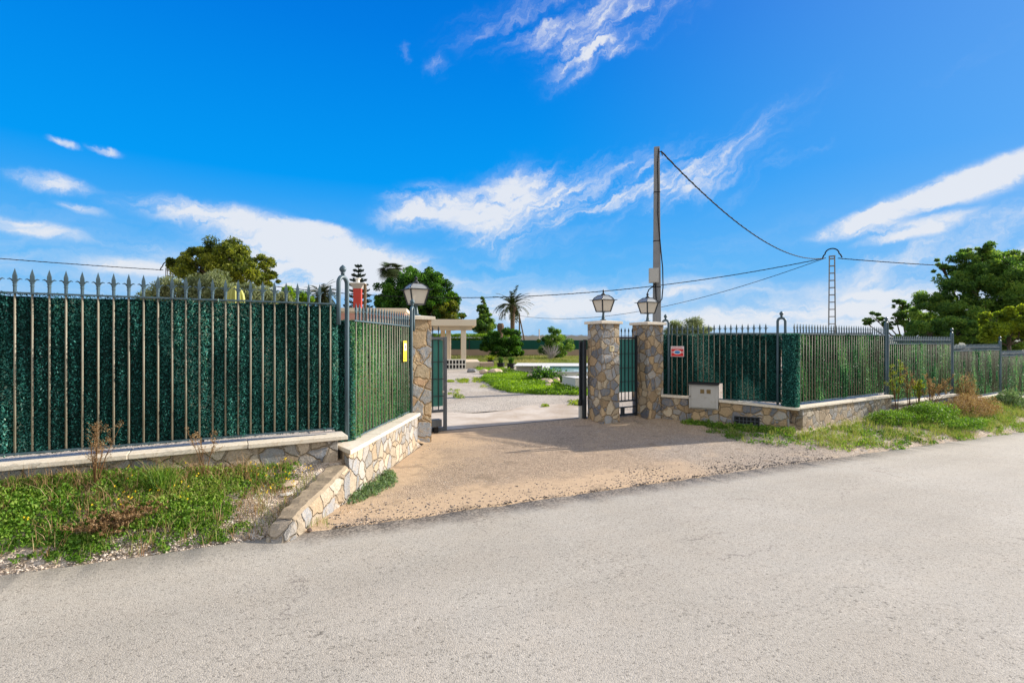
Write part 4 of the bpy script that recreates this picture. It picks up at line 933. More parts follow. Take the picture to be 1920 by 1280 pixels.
# feathery olives behind the left fence
Y = 17; b = at(400, Y, -.2)
tree('olive_tree', 'feathery grey-green olive showing over the left fence spears', 'tree', b, [B(298,566,38,20,Y,b), B(345,556,40,26,Y,b,-.3), B(392,550,40,32,Y,b), B(435,562,34,24,Y,b,-.3), B(480,562,42,24,Y,b,.2), B(525,574,30,18,Y,b), B(382,534,16,20,Y,b), B(470,545,14,14,Y,b), B(270,572,20,12,Y,b)], .14, 40000, M['olive'], .5, 34, .14, 2, .20, upb=(.45, (0,0,1)))
Y = 30; b = at(555, Y, -.2)
tree('broadleaf_tree', 'small light green tree between the olive and the dark palm top', 'tree', b, [B(545,560,22,22,Y,b), B(575,572,18,14,Y,b)], .16, 5000, M['lime'], .45, 14, .1, 3)
def cactus(label, p, h, r, n=11):
    t = thing('columnar_cactus', label, 'cactus', p); vs = []; seg = n*6; H = [0, h*.5, h-r*1.6, h-r*1.1, h-r*.6, h-r*.25, h-.01]; Rr = [r, r*1.02, r, r*.92, r*.72, r*.42, .02]
    for z, q_ in zip(H, Rr):
        for k_ in range(seg): a = 2*math.pi*k_/seg; f_ = 1-.34*(.5-.5*math.cos(n*a))**.8; vs.append((q_*f_*math.cos(a), q_*f_*math.sin(a), z))
    fs = [(i*seg+k_, i*seg+(k_+1)%seg, (i+1)*seg+(k_+1)%seg, (i+1)*seg+k_) for i in range(len(H)-1) for k_ in range(seg)]
    MB().add(vs, fs).build('stem', simple('cactus_skin', (.36,.36,.09), .6, .3, 0, .2, 8), t, smooth=True)
    for i, (a, s) in enumerate(((2.6,.8),(-.4,.72),(.9,.6))):
        pass
    return t
cactus('ribbed yellow-green columnar cactus top over the left fence', at(442, 11.5, -.2), hz(535, 11.5)+.2, .19)
cactus('smaller ribbed cactus column leaning against the taller one behind the left fence', at(432, 11.7, -.2), hz(544, 11.7)+.2, .15)

def palm(name, label, p, h, fl, nf, trunk_r, seed, droop=1.0, mat=None, fan=False):
    rs = np.random.default_rng(500+seed); t = thing(name, label, 'palm', p, 0)
    m_ = MB(); zs = np.linspace(-.2, h, 30); m_.tube([(0,0,z) for z in zs], [trunk_r*(1.25-.3*min(1,z/h*3) + (.06 if i % 2 else -.02)) for i, z in enumerate(zs)], 12)
    m_.build('trunk', M['palmbark'], t)
    MB().lathe([(trunk_r*.9,-.9),(trunk_r*1.7,-.45),(trunk_r*1.8,-.15),(trunk_r*1.0,.15)], 12, (0,0,h)).build('crown_base', M['palmbark'], t, smooth=True)
    parts = []; rachis = MB()
    for i in range(nf):
        a = rs.random()*2*np.pi; e0 = np.arcsin(rs.uniform(-.15, 1.0)) ; L = fl*(.8+.35*rs.random()); P = []; pos = np.array([0,0,h]); e = e0
        for k_ in range(13):
            P.append(pos.copy()); pos = pos + L/12*np.array([np.cos(a)*np.cos(e), np.sin(a)*np.cos(e), np.sin(e)]); e -= droop*(.09+.08*(1-e0/1.6))
        P = np.array(P); rachis.tube([tuple(q_) for q_ in P], list(np.linspace(.035, .008, 13)*fl/3), 4, False)
        nl_ = 60 if not fan else 0
        if not fan:
            s = rs.uniform(.12, 1, nl_*2)*12; i0 = np.minimum(s.astype(int), 11); f_ = (s-i0)[:, None]; c0 = P[i0]*(1-f_)+P[i0+1]*f_; d = P[i0+1]-P[i0]; d /= np.linalg.norm(d, axis=1, keepdims=True)
            side = np.cross(d, [0,0,1]); side /= np.linalg.norm(side, axis=1, keepdims=True)+1e-6; sg__ = np.where(rs.random(len(s)) < .5, 1, -1)[:, None]
            ll = fl*.16*(1-.6*np.abs(s/12-.45))[:, None]; tip = c0 + (side*sg__*.75 + d*.65 + np.array([0,0,-.15]))*ll; wd = d*.030*fl/2.6
            V_ = np.stack([c0-wd, c0+wd, tip+wd*.2, tip-wd*.2], 1).reshape(-1,3); parts.append((V_, np.arange(len(V_)).reshape(-1,4), np.repeat(rs.random(len(s)), 4)))
        else:
            c0 = P[6]; d = P[7]-P[6]; d /= np.linalg.norm(d); up_ = np.cross(np.cross(d,[0,0,1]), d); sd = np.cross(d, up_); n2 = 26
            an = np.linspace(-1.9, 1.9, n2); dirs = np.cos(an)[:,None]*d + np.sin(an)[:,None]*sd/np.linalg.norm(sd); tip = c0 + dirs*fl*.62 + np.array([0,0,-.10*fl]); wd = np.cross(dirs, up_)*.05*fl/2
            mid_ = c0*.55 + tip*.45 + np.array([0,0,.03*fl]); V_ = np.stack([np.repeat(c0[None],n2,0), mid_+wd, tip, mid_-wd], 1).reshape(-1,3); parts.append((V_, np.arange(len(V_)).reshape(-1,4), np.repeat(np.full(n2, rs.random()), 4)))
    rachis.build('frond_stems', M['palmbark'] if fan else simple('rachis', (.20,.20,.07), .7), t)
    V_, F_, v_ = merge(parts); npmesh('fronds', V_, F_, mat or M['palm'], t, v_); return t
Y = 66; palm('date_palm', 'tall date palm with a bare trunk in the middle of the garden', at(961, Y, -.3), hz(574, Y)+.3, 2.75, 46, .30, 1, .80)
Y = 60; palm('fan_palm', 'distant fan palm rising above the dark tree', at(733, Y, -.3), hz(508, Y)+.3, 1.75, 46, .2, 2, 1.2, None, True)
Y = 36; palm('date_palm', 'dark bushy palm top just above the left fence spears', at(603, Y, -.3), hz(558, Y)+.3, 1.6, 60, .2, 3, 1.0)
t = thing('palm_stump', 'bare palm trunk without fronds left of the tall date palm', 'palm', at(938.5, 60, -.3)); MB().tube([(0,0,z) for z in np.linspace(0,hz(606,60)+.3,14)], [.30 if i%2 else .26 for i in range(10)]+[.34,.4,.42,.3], 10).build('trunk', M['palmbark'], t)

def araucaria(label, p, h, w_, seed):
    rs = np.random.default_rng(seed); t = thing('norfolk_pine', label, 'tree', p); MB().tube([(0,0,0),(0,0,h*.6),(0,0,h)], [.22,.12,.03], 8).build('trunk', M['bark'], t)
    parts = []; lm = MB(); z = h*.12; k_ = 0
    while z < h*.985:
        f_ = (1-z/h); r = w_*(.10+.95*f_**.75); nb = 6; a0 = rs.random()*6
        for i in range(nb):
            a = a0+i*2*math.pi/nb; P = [np.array([math.cos(a)*r*s, math.sin(a)*r*s, z + r*(.28*s*s - .03*s)]) for s in np.linspace(0,1,7)]; lm.tube([tuple(q_) for q_ in P], list(np.linspace(.05,.02,7)), 4, False)
            n = int(50+190*r/w_); s = rs.random(n)**.7; c = np.stack([np.interp(s, np.linspace(0,1,7), [q_[j] for q_ in P]) for j in range(3)], 1)
            lat = rs.normal(size=n)*.10*r*(s+.15)*.9; c[:,0] += -math.sin(a)*lat; c[:,1] += math.cos(a)*lat; c[:,2] += rs.random(n)*.08+np.abs(lat)*.25; parts.append(leaves(c, .25, .34, (.3,(0,0,1)), rs.random(n)))
        z += h*.066*(.75+.4*f_); k_ += 1
    lm.build('limbs', M['bark'], t); V_, F_, v_ = merge(parts); npmesh('crown', V_, F_, M['araucaria'], t, v_)
Y = 52; araucaria('norfolk pine with regular tiers behind the red chimney', at(672, Y, -.3), hz(497, Y)+.3, 2.3, 5)
# big dark tree behind the left lantern
Y = 46; b = at(790, Y, -.3)
tree('broadleaf_tree', 'large dense green tree behind the left pillar lantern', 'tree', b, [B(735,548,28,28,Y,b,-.5), B(722,570,24,20,Y,b), B(768,528,20,26,Y,b), B(790,550,40,46,Y,b,-.6), B(806,528,20,24,Y,b), B(826,552,26,36,Y,b,-.8), B(846,578,22,28,Y,b,-.4), B(772,575,44,32,Y,b,-1.4), B(815,585,36,30,Y,b,-1.5), B(856,598,16,14,Y,b), B(742,590,34,20,Y,b), B(770,514,9,14,Y,b), B(800,516,8,13,Y,b), B(826,526,9,16,Y,b), B(846,552,10,16,Y,b)], .20, 66000, M['dense'], .30, 60, .3, 7, .5)
Y = 44; b = at(840, Y, -.3)
tree('pine_tree', 'olive-green pine edge at the right foot of the dense tree', 'tree', b, [B(838,585,20,24,Y,b), B(852,600,22,14,Y,b), B(868,606,8,6,Y,b)], .2, 7000, M['pine'], .4, 14, .1, 8)
Y = 70; b = at(907, Y, -.3)
tree('conifer', 'pointed grey-green conifer between the porch roof and the date palm', 'tree', b, [B(906,568,5,11,Y,b), B(905,582,10,12,Y,b), B(909,596,14,12,Y,b,-.6), B(899,602,12,11,Y,b), B(908,614,21,16,Y,b,-.8), B(896,618,12,10,Y,b)], .24, 24000, M['alep'], .34, 40, .2, 9, .35)
Y = 54; b = at(943, Y, -.2)
tree('shrub', 'broad rounded green shrub at the middle of the back wall', 'shrub', b, [B(925,640,22,14,Y,b,-.2), B(950,636,26,18,Y,b,-.4), B(968,648,16,16,Y,b), B(915,654,16,14,Y,b), B(943,656,32,14,Y,b,-.6), B(972,660,10,9,Y,b)], .18, 24000, M['dense'], .38, 22, .06, 10, .5)
Y = 50; b = at(1036, Y, -.2)
tree('shrub', 'upright green shrub near the right gate post, above the bleached dead bush', 'shrub', b, [B(1038,632,18,18,Y,b), B(1050,646,20,18,Y,b,-.3), B(1020,648,14,16,Y,b), B(1036,656,28,14,Y,b,-.5)], .17, 12000, M['alep'], .42, 20, .06, 11, .45)
t = thing('dead_bush', 'small bleached grey leafless bush at the foot of the right shrub', 'bush', at(1033, 47.5, -.15)); m_ = MB()
for i in range(70):
    a = random.uniform(0, 6.28); r = random.uniform(.4, 1.1); h = random.uniform(.6, 1.6); m_.tube([(0,0,0),(math.cos(a)*r*.5, math.sin(a)*r*.5, h*.6),(math.cos(a+.4)*r, math.sin(a+.4)*r, h)], [.03,.022,.008], 4, False)
m_.build('branches', simple('bleached_wood', (.42,.38,.36), .9), t)
Y = 25; b = at(1290, Y, -.3)
tree('olive_tree', 'grey-green olive top right of the utility pole', 'tree', b, [B(1290,618,34,18,Y,b), B(1265,622,22,14,Y,b), B(1315,624,22,10,Y,b), B(1250,632,14,12,Y,b)], .12, 15000, M['olive'], .45, 26, .1, 12, .22, upb=(.35, (0,0,1)))
# pines at the right
Y = 34; b = at(1830, Y, -1.2)
tree('pine_tree', 'tall spreading pine with open branches at the right edge', 'tree', b, [B(1838,478,34,22,Y,b), B(1800,505,40,26,Y,b,-1), B(1768,500,20,14,Y,b), B(1860,505,40,30,Y,b,-1), B(1905,500,36,32,Y,b), B(1775,545,46,28,Y,b,-1.6), B(1840,550,56,36,Y,b,-2), B(1910,545,46,36,Y,b,-1.4),
     B(1735,575,46,24,Y,b,-.8), B(1790,590,60,26,Y,b,-2), B(1870,595,60,26,Y,b,-1.6), B(1950,560,50,60,Y,b), B(1985,500,40,40,Y,b)], .19, 130000, M['alep'], .30, 130, .28, 13, .32, shell=(.1, 1.15), flat=.7)
Y = 38; b = at(1700, Y, -1.2)
tree('pine_tree', 'low straggling pine stretching left from the tall right-hand pine', 'tree', b, [B(1690,566,16,12,Y,b), B(1705,590,24,18,Y,b), B(1680,598,14,12,Y,b), B(1640,596,16,9,Y,b), B(1622,604,12,8,Y,b), B(1662,606,16,9,Y,b), B(1725,606,40,20,Y,b,-.8), B(1780,622,50,18,Y,b)], .18, 26000, M['alep'], .34, 40, .16, 14, .32, shell=(.2, 1.12), flat=.6)
Y = 29; b = at(1760, Y, -1.0)
tree('pine_tree', 'bushy dark green young pine low behind the right-hand panels', 'tree', b, [B(1745,622,40,22,Y,b), B(1800,620,44,24,Y,b), B(1700,634,24,12,Y,b), B(1850,630,40,24,Y,b), B(1900,640,40,22,Y,b)], .17, 30000, M['alep'], .34, 50, .12, 15, .32, flat=.6)
Y = 24; b = at(1890, Y, -1.0)
tree('shrub', 'yellow-green tall shrub at the right edge of the picture', 'shrub', b, [B(1865,605,34,22,Y,b), B(1905,592,34,20,Y,b,-.3), B(1880,625,46,20,Y,b,-.4), B(1935,605,30,30,Y,b)], .14, 24000, M['yel'], .36, 22, .08, 16, .4)

# ================================================================ GARDEN GROUND PLANTS
def tufts(C, h, spread, w_, per, lean=.5, var=None):
    """grass blades: two stacked quads each"""
    C = np.repeat(np.asarray(C), per, 0); n = len(C); a = rng.random(n)*2*np.pi; r = spread*np.sqrt(rng.random(n)); base = C + np.stack([np.cos(a)*r, np.sin(a)*r, np.zeros(n)], 1)
    hh = (np.repeat(np.broadcast_to(h, (n//per,)), per) if not np.isscalar(h) else h)*(.5+.7*rng.random(n)); b_ = rng.random(n)*2*np.pi; ln = lean*rng.random(n)*hh
    d = np.stack([np.cos(b_)*ln, np.sin(b_)*ln, hh], 1); p = rng.random(n)*np.pi; wv = np.stack([np.cos(p), np.sin(p), np.zeros(n)], 1)*w_/2
    mid = base + d*np.array([.35,.35,.6]); tip = base + d
    V_ = np.stack([base-wv, base+wv, mid+wv*.8, mid-wv*.8, mid+wv*.8, mid-wv*.8, tip-wv*.1, tip+wv*.1], 1).reshape(-1,3); F_ = np.arange(len(V_)).reshape(-1,4)
    return V_, F_, np.repeat(rng.random(n) if var is None else np.repeat(var, per), 8)
def inpoly(x, y, P):
    c = np.zeros(len(x), bool); n = len(P)
    for i in range(n):
        x0, y0 = P[i]; x1, y1 = P[(i+1)%n]; k_ = ((y0 > y) != (y1 > y)) & (x < (x1-x0)*(y-y0)/(y1-y0+1e-12)+x0); c ^= k_
    return c
def scatter(P, n):
    P = np.array(P); lo, hi = P.min(0), P.max(0); q_ = lo + rng.random((n, 2))*(hi-lo); return q_[inpoly(q_[:,0], q_[:,1], P)]
def clumps(C2, zf, r, h, per, leaf, mat_var, asp=.6):
    """domes of small leaves on the ground"""
    n = len(C2); k_ = np.repeat(np.arange(n), per); N = len(k_); a = rng.random(N)*2*np.pi; e = np.arccos(rng.random(N)); rr = (.6+.4*rng.random(N))
    r = np.broadcast_to(r, (n,)); h = np.broadcast_to(h, (n,)); x = C2[k_,0] + np.cos(a)*np.sin(e)*rr*r[k_]; y = C2[k_,1] + np.sin(a)*np.sin(e)*rr*r[k_]; z = zf[k_] + np.cos(e)*rr*h[k_] + .005
    return leaves(np.stack([x, y, z], 1), leaf, asp, (.45, (0,0,1)), np.clip(mat_var[k_]*.55 + rng.random(N)*.5, 0, 1))
wpoly = [gp(903,713), gp(912,704), gp(940,702), gp(966,700), gp(1000,706), gp(1040,716), gp(1052,726), gp(1100,731), gp(1100,742), gp(1060,741), gp(1000,739.5), gp(960,736), gp(932,730), gp(925,722)]
band = [gp(880,683), gp(905,684), gp(950,691), gp(992,702), gp(1040,712), gp(1040,716), gp(990,707), gp(940,700), gp(905,697), gp(888,690)]
C = np.concatenate([scatter(wpoly, 9000), scatter(band, 2500)]); z_ = np.full(len(C), -.14)
o = npmesh('ground_cover', *(lambda q_: (q_[0], q_[1]))(q1 := clumps(C, z_, .11+.08*rng.random(len(C)), .07+.13*rng.random(len(C)), 12, .062, fnoise(C[:,0], C[:,1], 1.2, 3)*1.2)), M['lime'], None, q1[2]); tag(o, 'bright green succulent ground cover beside the pool', 'ground cover', kind='stuff')
Cx = np.concatenate([scatter([gp(x0,y0), gp(x1,y0), gp(x1,y1), gp(x0,y1)], n_) for x0,y0,x1,y1,n_ in [(840,714,850,717,60),(856,711,878,719,120),(887,709,902,718,80),(840,731,862,741,50),(1068,752,1088,762,60),(850,742,870,748,20),(1018,760,1026,764,14),(900,722,925,728,16)]])
q1 = clumps(Cx, np.full(len(Cx), -.14), .08, .06, 14, .04, rng.random(len(Cx))); tag(npmesh('gravel_weeds', q1[0], q1[1], M['yel'], None, q1[2]), 'scattered weed tufts growing through the pale yard gravel', 'weeds', kind='stuff')
C = scatter(lw, 26000); kd = rng.random(len(C)) < np.clip(2.2-C[:,1]*.02, .3, 1); C = C[kd]; C3 = np.column_stack([C, np.full(len(C), -.137)])
q1 = tufts(C3, .13+.14*fnoise(C[:,0], C[:,1], .5, 4), .16, .03, 3, .6, np.clip(fnoise(C[:,0], C[:,1]*1.5, .35, 5)*1.3-.1, 0, 1)); tag(npmesh('rough_grass', q1[0], q1[1], M['lawn'], None, q1[2]), 'rough yellowing grass in front of the back wall', 'grass', kind='stuff')
# potted plants along the edge
for i, (px, py, lab, cat_) in enumerate([(893,681,'spiky yellow-green plant nearest the porch step','plant'), (920,681,'yellow-green spiky plant in a dark pot','plant'), (939,687,'small dark plant in a black pot, between two other pots','plant'), (958,688,'upright dark plant in a black pot at the corner of the pool','plant')]):
    x, y = gp(px, py+3); t = thing('potted_plant', lab, cat_, (x, y, -.14), 0, 'plants set out along the garden edge'); dk = i > 1
    if i: MB().lathe([(.16,0),(.22,.02),(.25,.30),(.27,.30),(.27,.34),(.2,.34)], 14).build('pot', M['black'], t)
    n = 260; C3 = np.tile([[0,0,.28 if i else 0]], (n, 1)); q1 = tufts(C3, .42 if not dk else .42, .12, .03, 1, 1.5 if not dk else .5); npmesh('leaves', q1[0], q1[1], M['yel'] if not dk else M['dense'], t, q1[2])
t = thing('pool_edge_shrub', 'low dark green shrub trailing over the pool rim', 'shrub', (*gp(1024, 716), -.15)); n = 2200
C = rng.normal(size=(n,3))*np.array([.30,.3,.14])+np.array([0,.2,.30]); C = np.concatenate([C, rng.normal(size=(n,3))*np.array([.5,.3,.06])+np.array([.7,.2,.14])]); q1 = leaves(C, .09, .5); npmesh('foliage', q1[0], q1[1], M['dense'], t, q1[2])
def rock(r, seed, flat=.6):
    rs = np.random.default_rng(seed); import bmesh
    bm = bmesh.new(); bmesh.ops.create_icosphere(bm, subdivisions=2, radius=r)
    for v in bm.verts:
        c = v.co; k_ = 1 + .25*math.sin(c.x*9/r*.3+seed) + .2*math.sin(c.y*7/r*.4+seed*2) + rs.uniform(-.08,.08); v.co = Vector((c.x*k_*1.25, c.y*k_, c.z*k_*flat))
    me = bpy.data.meshes.new('rock'); bm.to_mesh(me); bm.free(); return me
M['rockm'] = simple('rock_surface', (.52,.40,.29), .9, .1, 0, .25, 7, .6, 25); M['rockd'] = simple('rock_dark', (.14,.10,.08), .9, .1, 0, .25, 7, .6, 25)
RK = [(1000,706,.34,0,'tan rock at the left end of the rock pile'), (1014,710,.42,0,'largest tan rock in the pile by the block wall'), (1024,714,.34,0,'rock leaning against the largest one in the pile'), (1031,719,.36,0,'pale rock just left of the block wall'), (1041,713,.3,0,'rounded rock touching the block wall'), (1027,724,.24,0,'small front rock of the pile'),
      (885,694,.34,2,'grey-blue rock beside the porch step'), (945,699,.24,1,'dark brown rock on the green band'), (964,698,.24,1,'dark brown rock nearest the pool'), (925,697,.55,0,'long flat pale rock between the green patches'), (906,697,.35,0,'flat rock next to the grey-blue rock')]
for i, (px, py, r, k_, lab) in enumerate(RK):
    x, y = gp(px, py+4); r *= .62; me = rock(r, i+3); o = link('rock', me, [M['rockm'], M['rockd'], M['pole']][k_], None, (x, y, -.10+r*.25)); o.rotation_euler = (0, 0, i*1.3); tag(o, lab, 'rock', 'garden rocks')

# ================================================================ ROADSIDE PLANTS
def uvscatter(n, U0, U1, V0, V1): return np.stack([U0+rng.random(n)*(U1-U0), V0+rng.random(n)*(V1-V0)], 1)
def toXY(Q): return np.stack([CU*Q[:,0]-SU*Q[:,1], SU*Q[:,0]+CU*Q[:,1]], 1)
def gz(Q): return ground_z(Q[:,0], Q[:,1])
# left verge
Q = uvscatter(6500, -9, 1.0, 5.08, 6.14)
den = sst(.55 - Q[:,0] + (Q[:,1]-5.6)*.45 + (fnoise(Q[:,0], Q[:,1], 2.2, 9)-.5)*.7, 0, .55) * sst(Q[:,1] + (fnoise(Q[:,0], Q[:,1], 3, 10)-.5)*.35, 5.10, 5.32)
Q = Q[rng.random(len(Q)) < den*np.clip(.35+1.2*fnoise(Q[:,0], Q[:,1], 2.4, 11), 0, 1)]
nn = fnoise(Q[:,0], Q[:,1], 2.2, 12); size = .05+.06*rng.random(len(Q)); hh = (.04+.13*nn*rng.random(len(Q)))*np.clip((Q[:,1]-5.0)/.5, .35, 1)
q1 = clumps(toXY(Q), gz(Q), size, hh, 42, .027, np.clip(fnoise(Q[:,0], Q[:,1], 1.1, 14)*1.3-.15, 0, 1), .62)
tag(npmesh('verge_weeds', q1[0], q1[1], M['weed'], None, q1[2]), 'low leafy green weeds on the bank under the left wall', 'weeds', kind='stuff')
Qd = uvscatter(5200, -9, 1.15, 5.08, 6.14); dn = fnoise(Qd[:,0], Qd[:,1], 1.4, 21); Qd = Qd[rng.random(len(Qd)) < np.where(Qd[:,1] > 5.93, .8, dn**2*.75)*np.where(Qd[:,0] > .6, .12, 1)]
C3 = np.column_stack([toXY(Qd), gz(Qd)]); q1 = tufts(C3, .07+.13*rng.random(len(C3)), .05, .0045, 6, 1.0); tag(npmesh('dry_grass', q1[0], q1[1], M['dry'], None, q1[2]), 'thin dry brown stems among the weeds on the left bank', 'dry grass', kind='stuff')
Qg = uvscatter(1500, -9, .9, 5.1, 6.12); Qg = Qg[fnoise(Qg[:,0], Qg[:,1], 1.2, 23) > .45]; C3 = np.column_stack([toXY(Qg), gz(Qg)]); q1 = tufts(C3, .10, .05, .005, 6, .8); tag(npmesh('green_grass', q1[0], q1[1], M['dryg'], None, q1[2]), 'grass blades among the weeds on the left bank', 'grass', kind='stuff')
def flowers(name, label, n, U0, U1, V0, V1, r, mat, seed, zup):
    n *= 3
    Q = uvscatter(n, U0, U1, V0, V1); Q = Q[fnoise(Q[:,0], Q[:,1], 1.6, seed) > .5]; C = np.column_stack([toXY(Q), gz(Q)+zup*(.5+.6*rng.random(len(Q)))]); C = np.repeat(C, 5, 0) + rng.normal(size=(len(C)*5, 3))*r*.3
    q1 = leaves(C, r, .7, (.5,(0,0,1))); tag(npmesh(name, q1[0], q1[1], mat, None, q1[2]), label, 'flowers', kind='stuff')
flowers('white_flowers', 'tiny white flowers dotted through the left bank weeds', 330, -7, .5, 5.12, 5.75, .013, M['petal_w'], 31, .07)
flowers('yellow_flowers', 'tiny yellow flowers near the left wall foot', 130, -7, .9, 5.5, 6.1, .014, M['petal_y'], 33, .13)
# tall grass tuft and individual dry plants
def dryplant(label, p, h, spread, n, mat, seed, head=.6, name='dry_plant', lw=.006, r0=.0042):
    rs = np.random.default_rng(seed); t = thing(name, label, 'plant', p); st = MB(); tips = []
    for i in range(n):
        a = rs.random()*6.28; hh = h*(.55+.5*rs.random()); s = spread*rs.random()**.7; pm = Vector((math.cos(a)*s*.4, math.sin(a)*s*.4, hh*.5)); pe = Vector((math.cos(a)*s, math.sin(a)*s, hh)); st.tube([(0,0,-.03), pm, pe], [r0, r0*.7, r0*.35], 4, False)
        for k_ in range(7):
            f_ = .35+.65*rs.random(); q_ = (pm.lerp(pe, (f_-.35)/.65)); e = Vector((rs.normal()*.35, rs.normal()*.35, .55)).normalized()*h*.16*(1.3-f_*.6)*(.5+rs.random()); st.tube([q_, q_+e], [r0*.4, r0*.2], 3, False); tips.append((q_, q_+e))
    st.build('stems', M['dry'], t)
    P0 = np.array([tuple(a) for a, b in tips]); P1 = np.array([tuple(b) for a, b in tips]); m = int(14*head); f_ = .3+.75*rs.random((len(P0), m, 1)); C = (P0[:,None]*(1-f_)+P1[:,None]*f_).reshape(-1,3) + rs.normal(size=(len(P0)*m,3))*h*.014
    q1 = leaves(C, lw*1.6, .5); tag(npmesh('seed_heads', q1[0], q1[1], mat, t, q1[2]), kind='stuff'); return t
def onground(U, V, dz=0): p = W(U, V); return Vector((p.x, p.y, float(ground_z(U, V))+dz))
def atpx(px, V):    # a spot on the line V that is seen at column px
    r = (px-960)/960; t_ = V/(CU-SU*r); return t_*(CU*r+SU)
dryplant('tall dry brown seed plant against the left wall coping', onground(atpx(178, 5.95), 5.95), .60, .20, 11, M['dry'], 41, 1.5)
dryplant('spindly dry thistle with star-shaped heads near the left fence corner', onground(atpx(385, 6.0), 6.0), .56, .24, 5, M['dry'], 42, 1.2, 'dry_thistle', .008)
dryplant('low tangled reddish dry weed in the middle of the left bank', onground(atpx(235, 5.45), 5.45), .16, .34, 46, M['dry'], 43, 1.4, 'dry_weed', .010, .0035)
dryplant('second low dry weed patch nearer the road on the left bank', onground(atpx(195, 5.35), 5.35), .13, .30, 36, M['dry'], 44, 1.4, 'dry_weed', .010, .0035)
t = thing('grass_tuft', 'upright green grass tuft close to the left wall', 'grass tuft', onground(atpx(305, 5.85), 5.85)); q1 = tufts(np.zeros((1,3)), .26, .11, .006, 260, 1.3); npmesh('blades', q1[0], q1[1], M['weed'], t, q1[2])
# creeping plant against the left wall, driveway side
Q = uvscatter(900, 1.0, 2.2, 5.7, 6.9); dd = Q[:,0]-curbU(Q[:,1]); Q = Q[(dd > .02) & (dd < .34*np.sin(np.clip((Q[:,1]-5.65)/1.25, 0, 1)*np.pi)**.7)]
Q = Q[rng.random(len(Q)) < .55]; q1 = clumps(toXY(Q), gz(Q)+.022, .055, .03+.07*rng.random(len(Q)), 26, .026, rng.random(len(Q))); tag(npmesh('creeping_plant', q1[0], q1[1], M['succ'], None, q1[2]), 'grey-green creeping plant at the foot of the cream wall in the driveway', 'plant')
# right bank
Q = uvscatter(15000, 8.4, 46, 4.98, 7.3); lim = np.interp(Q[:,0], [8.4, 9.2, 10.3, 15, 46], [7.9, 7.3, 6.15, 6.45, 8.0]); inner = np.interp(Q[:,1], [4.9,5.2,5.56,6.3,7.65], [10.6,10.2,9.5,8.95,8.75])
Q = Q[(Q[:,1] < lim) & (Q[:,0] > inner + (fnoise(Q[:,0], Q[:,1], 3, 41)-.5)*.4)]
Q = Q[rng.random(len(Q)) < (.25+.95*fnoise(Q[:,0], Q[:,1], 1.3, 42))*sst(Q[:,1]+(fnoise(Q[:,0], Q[:,1], 1.7, 43)-.5)*.4, 4.98, 5.25)*np.where(Q[:,0] < 10, .8, 1)]
bigf = sst(Q[:,0], 12.0, 15.5)*sst(Q[:,1], 5.4, 6.2); nn = fnoise(Q[:,0], Q[:,1], .9, 44); size = (.07+.07*rng.random(len(Q)))*(1+.8*bigf); hh = (.035+.14*nn*rng.random(len(Q)))*(1+1.6*bigf)
gsel = rng.random(len(Q)) < .45+.5*(fnoise(Q[:,0], Q[:,1], .7, 45)-.5)*2
q1 = clumps(toXY(Q[gsel]), gz(Q[gsel]), size[gsel], hh[gsel], 26, .042, np.clip(fnoise(Q[gsel,0], Q[gsel,1], .8, 46)*1.3-.1, 0, 1), .5)
tag(npmesh('bank_weeds', q1[0], q1[1], M['weed'], None, q1[2]), 'green weeds on the bank below the right wall', 'weeds', kind='stuff')
gs = ~gsel; C3 = np.column_stack([toXY(Q[gs]), gz(Q[gs])]); q1 = tufts(C3, .10+.10*rng.random(len(C3)), .08, .007, 12, .9); tag(npmesh('bank_grass', q1[0], q1[1], M['dryg'], None, q1[2]), 'faded straw-coloured grass on the right bank', 'grass', kind='stuff')
def bush(label, U, V, rx, ry, h, n, leaf, mat, seed, name='bush', twig=M['dry']):
    t = thing(name, label, 'bush', onground(U, V), UROT); rs = np.random.default_rng(seed); m_ = MB()
    for i in range(60):
        a = rs.random()*6.28; e = rs.random()**.5; x, y, z = math.cos(a)*rx*e, math.sin(a)*ry*e, h*(1-e*e*.6)*(.6+.5*rs.random()); m_.tube([(x*.15,y*.15,0),(x*.6,y*.6,z*.6),(x,y,z)], [.008,.006,.002], 3, False)
    m_.build('twigs', twig, t)
    a = rs.random(n)*6.28; e = np.arccos(rs.random(n)); r = (.45+.6*rs.random(n)**.6)*(.8+.45*fnoise(a*2, e*2, 1.5, seed)); C = np.stack([np.cos(a)*np.sin(e)*r*rx, np.sin(a)*np.sin(e)*r*ry, np.cos(e)*r*h], 1)
    q1 = leaves(C, leaf, .4, (.3,(0,0,1)), np.clip(rs.random(n)*.7+.3*fnoise(C[:,0], C[:,2], 4, seed), 0, 1)); npmesh('foliage', q1[0], q1[1], mat, t, q1[2]); return t
def pxU(px, V): return atpx(px, V)
bush('brown dried bush tangled on the right bank below the stepped walls', pxU(1822, 6.0), 6.0, 1.25, .45, .50, 9000, .036, M['dry'], 51)
bush('leafy green bush left of the brown bush', pxU(1742, 6.0), 6.0, 1.1, .42, .40, 11000, .040, M['weed'], 53)
bush('low green mound under the first lower wall', pxU(1672, 6.1), 6.1, .9, .35, .26, 7000, .036, M['weed'], 57)
bush('green weed mound in front of the brown bush near the road', pxU(1800, 5.5), 5.5, 1.3, .32, .20, 8000, .04, M['weed'], 54)
bush('brown dry crown of a bush rising in front of the stepped coping', pxU(1812, 6.6), 6.6, .55, .25, .95, 2600, .036, M['dry'], 55)
bush('small grey-green bush at the far right beside the road', pxU(1893, 6.3), 6.3, .7, .45, .50, 5000, .05, M['succ'], 56)
dryplant('tall yellowing stalk plant against the panel after the first right-hand post', onground(pxU(1682, 6.4), 6.4), 1.25, .22, 6, M['yel'], 61, 1.6, 'tall_weed', .016, .008)
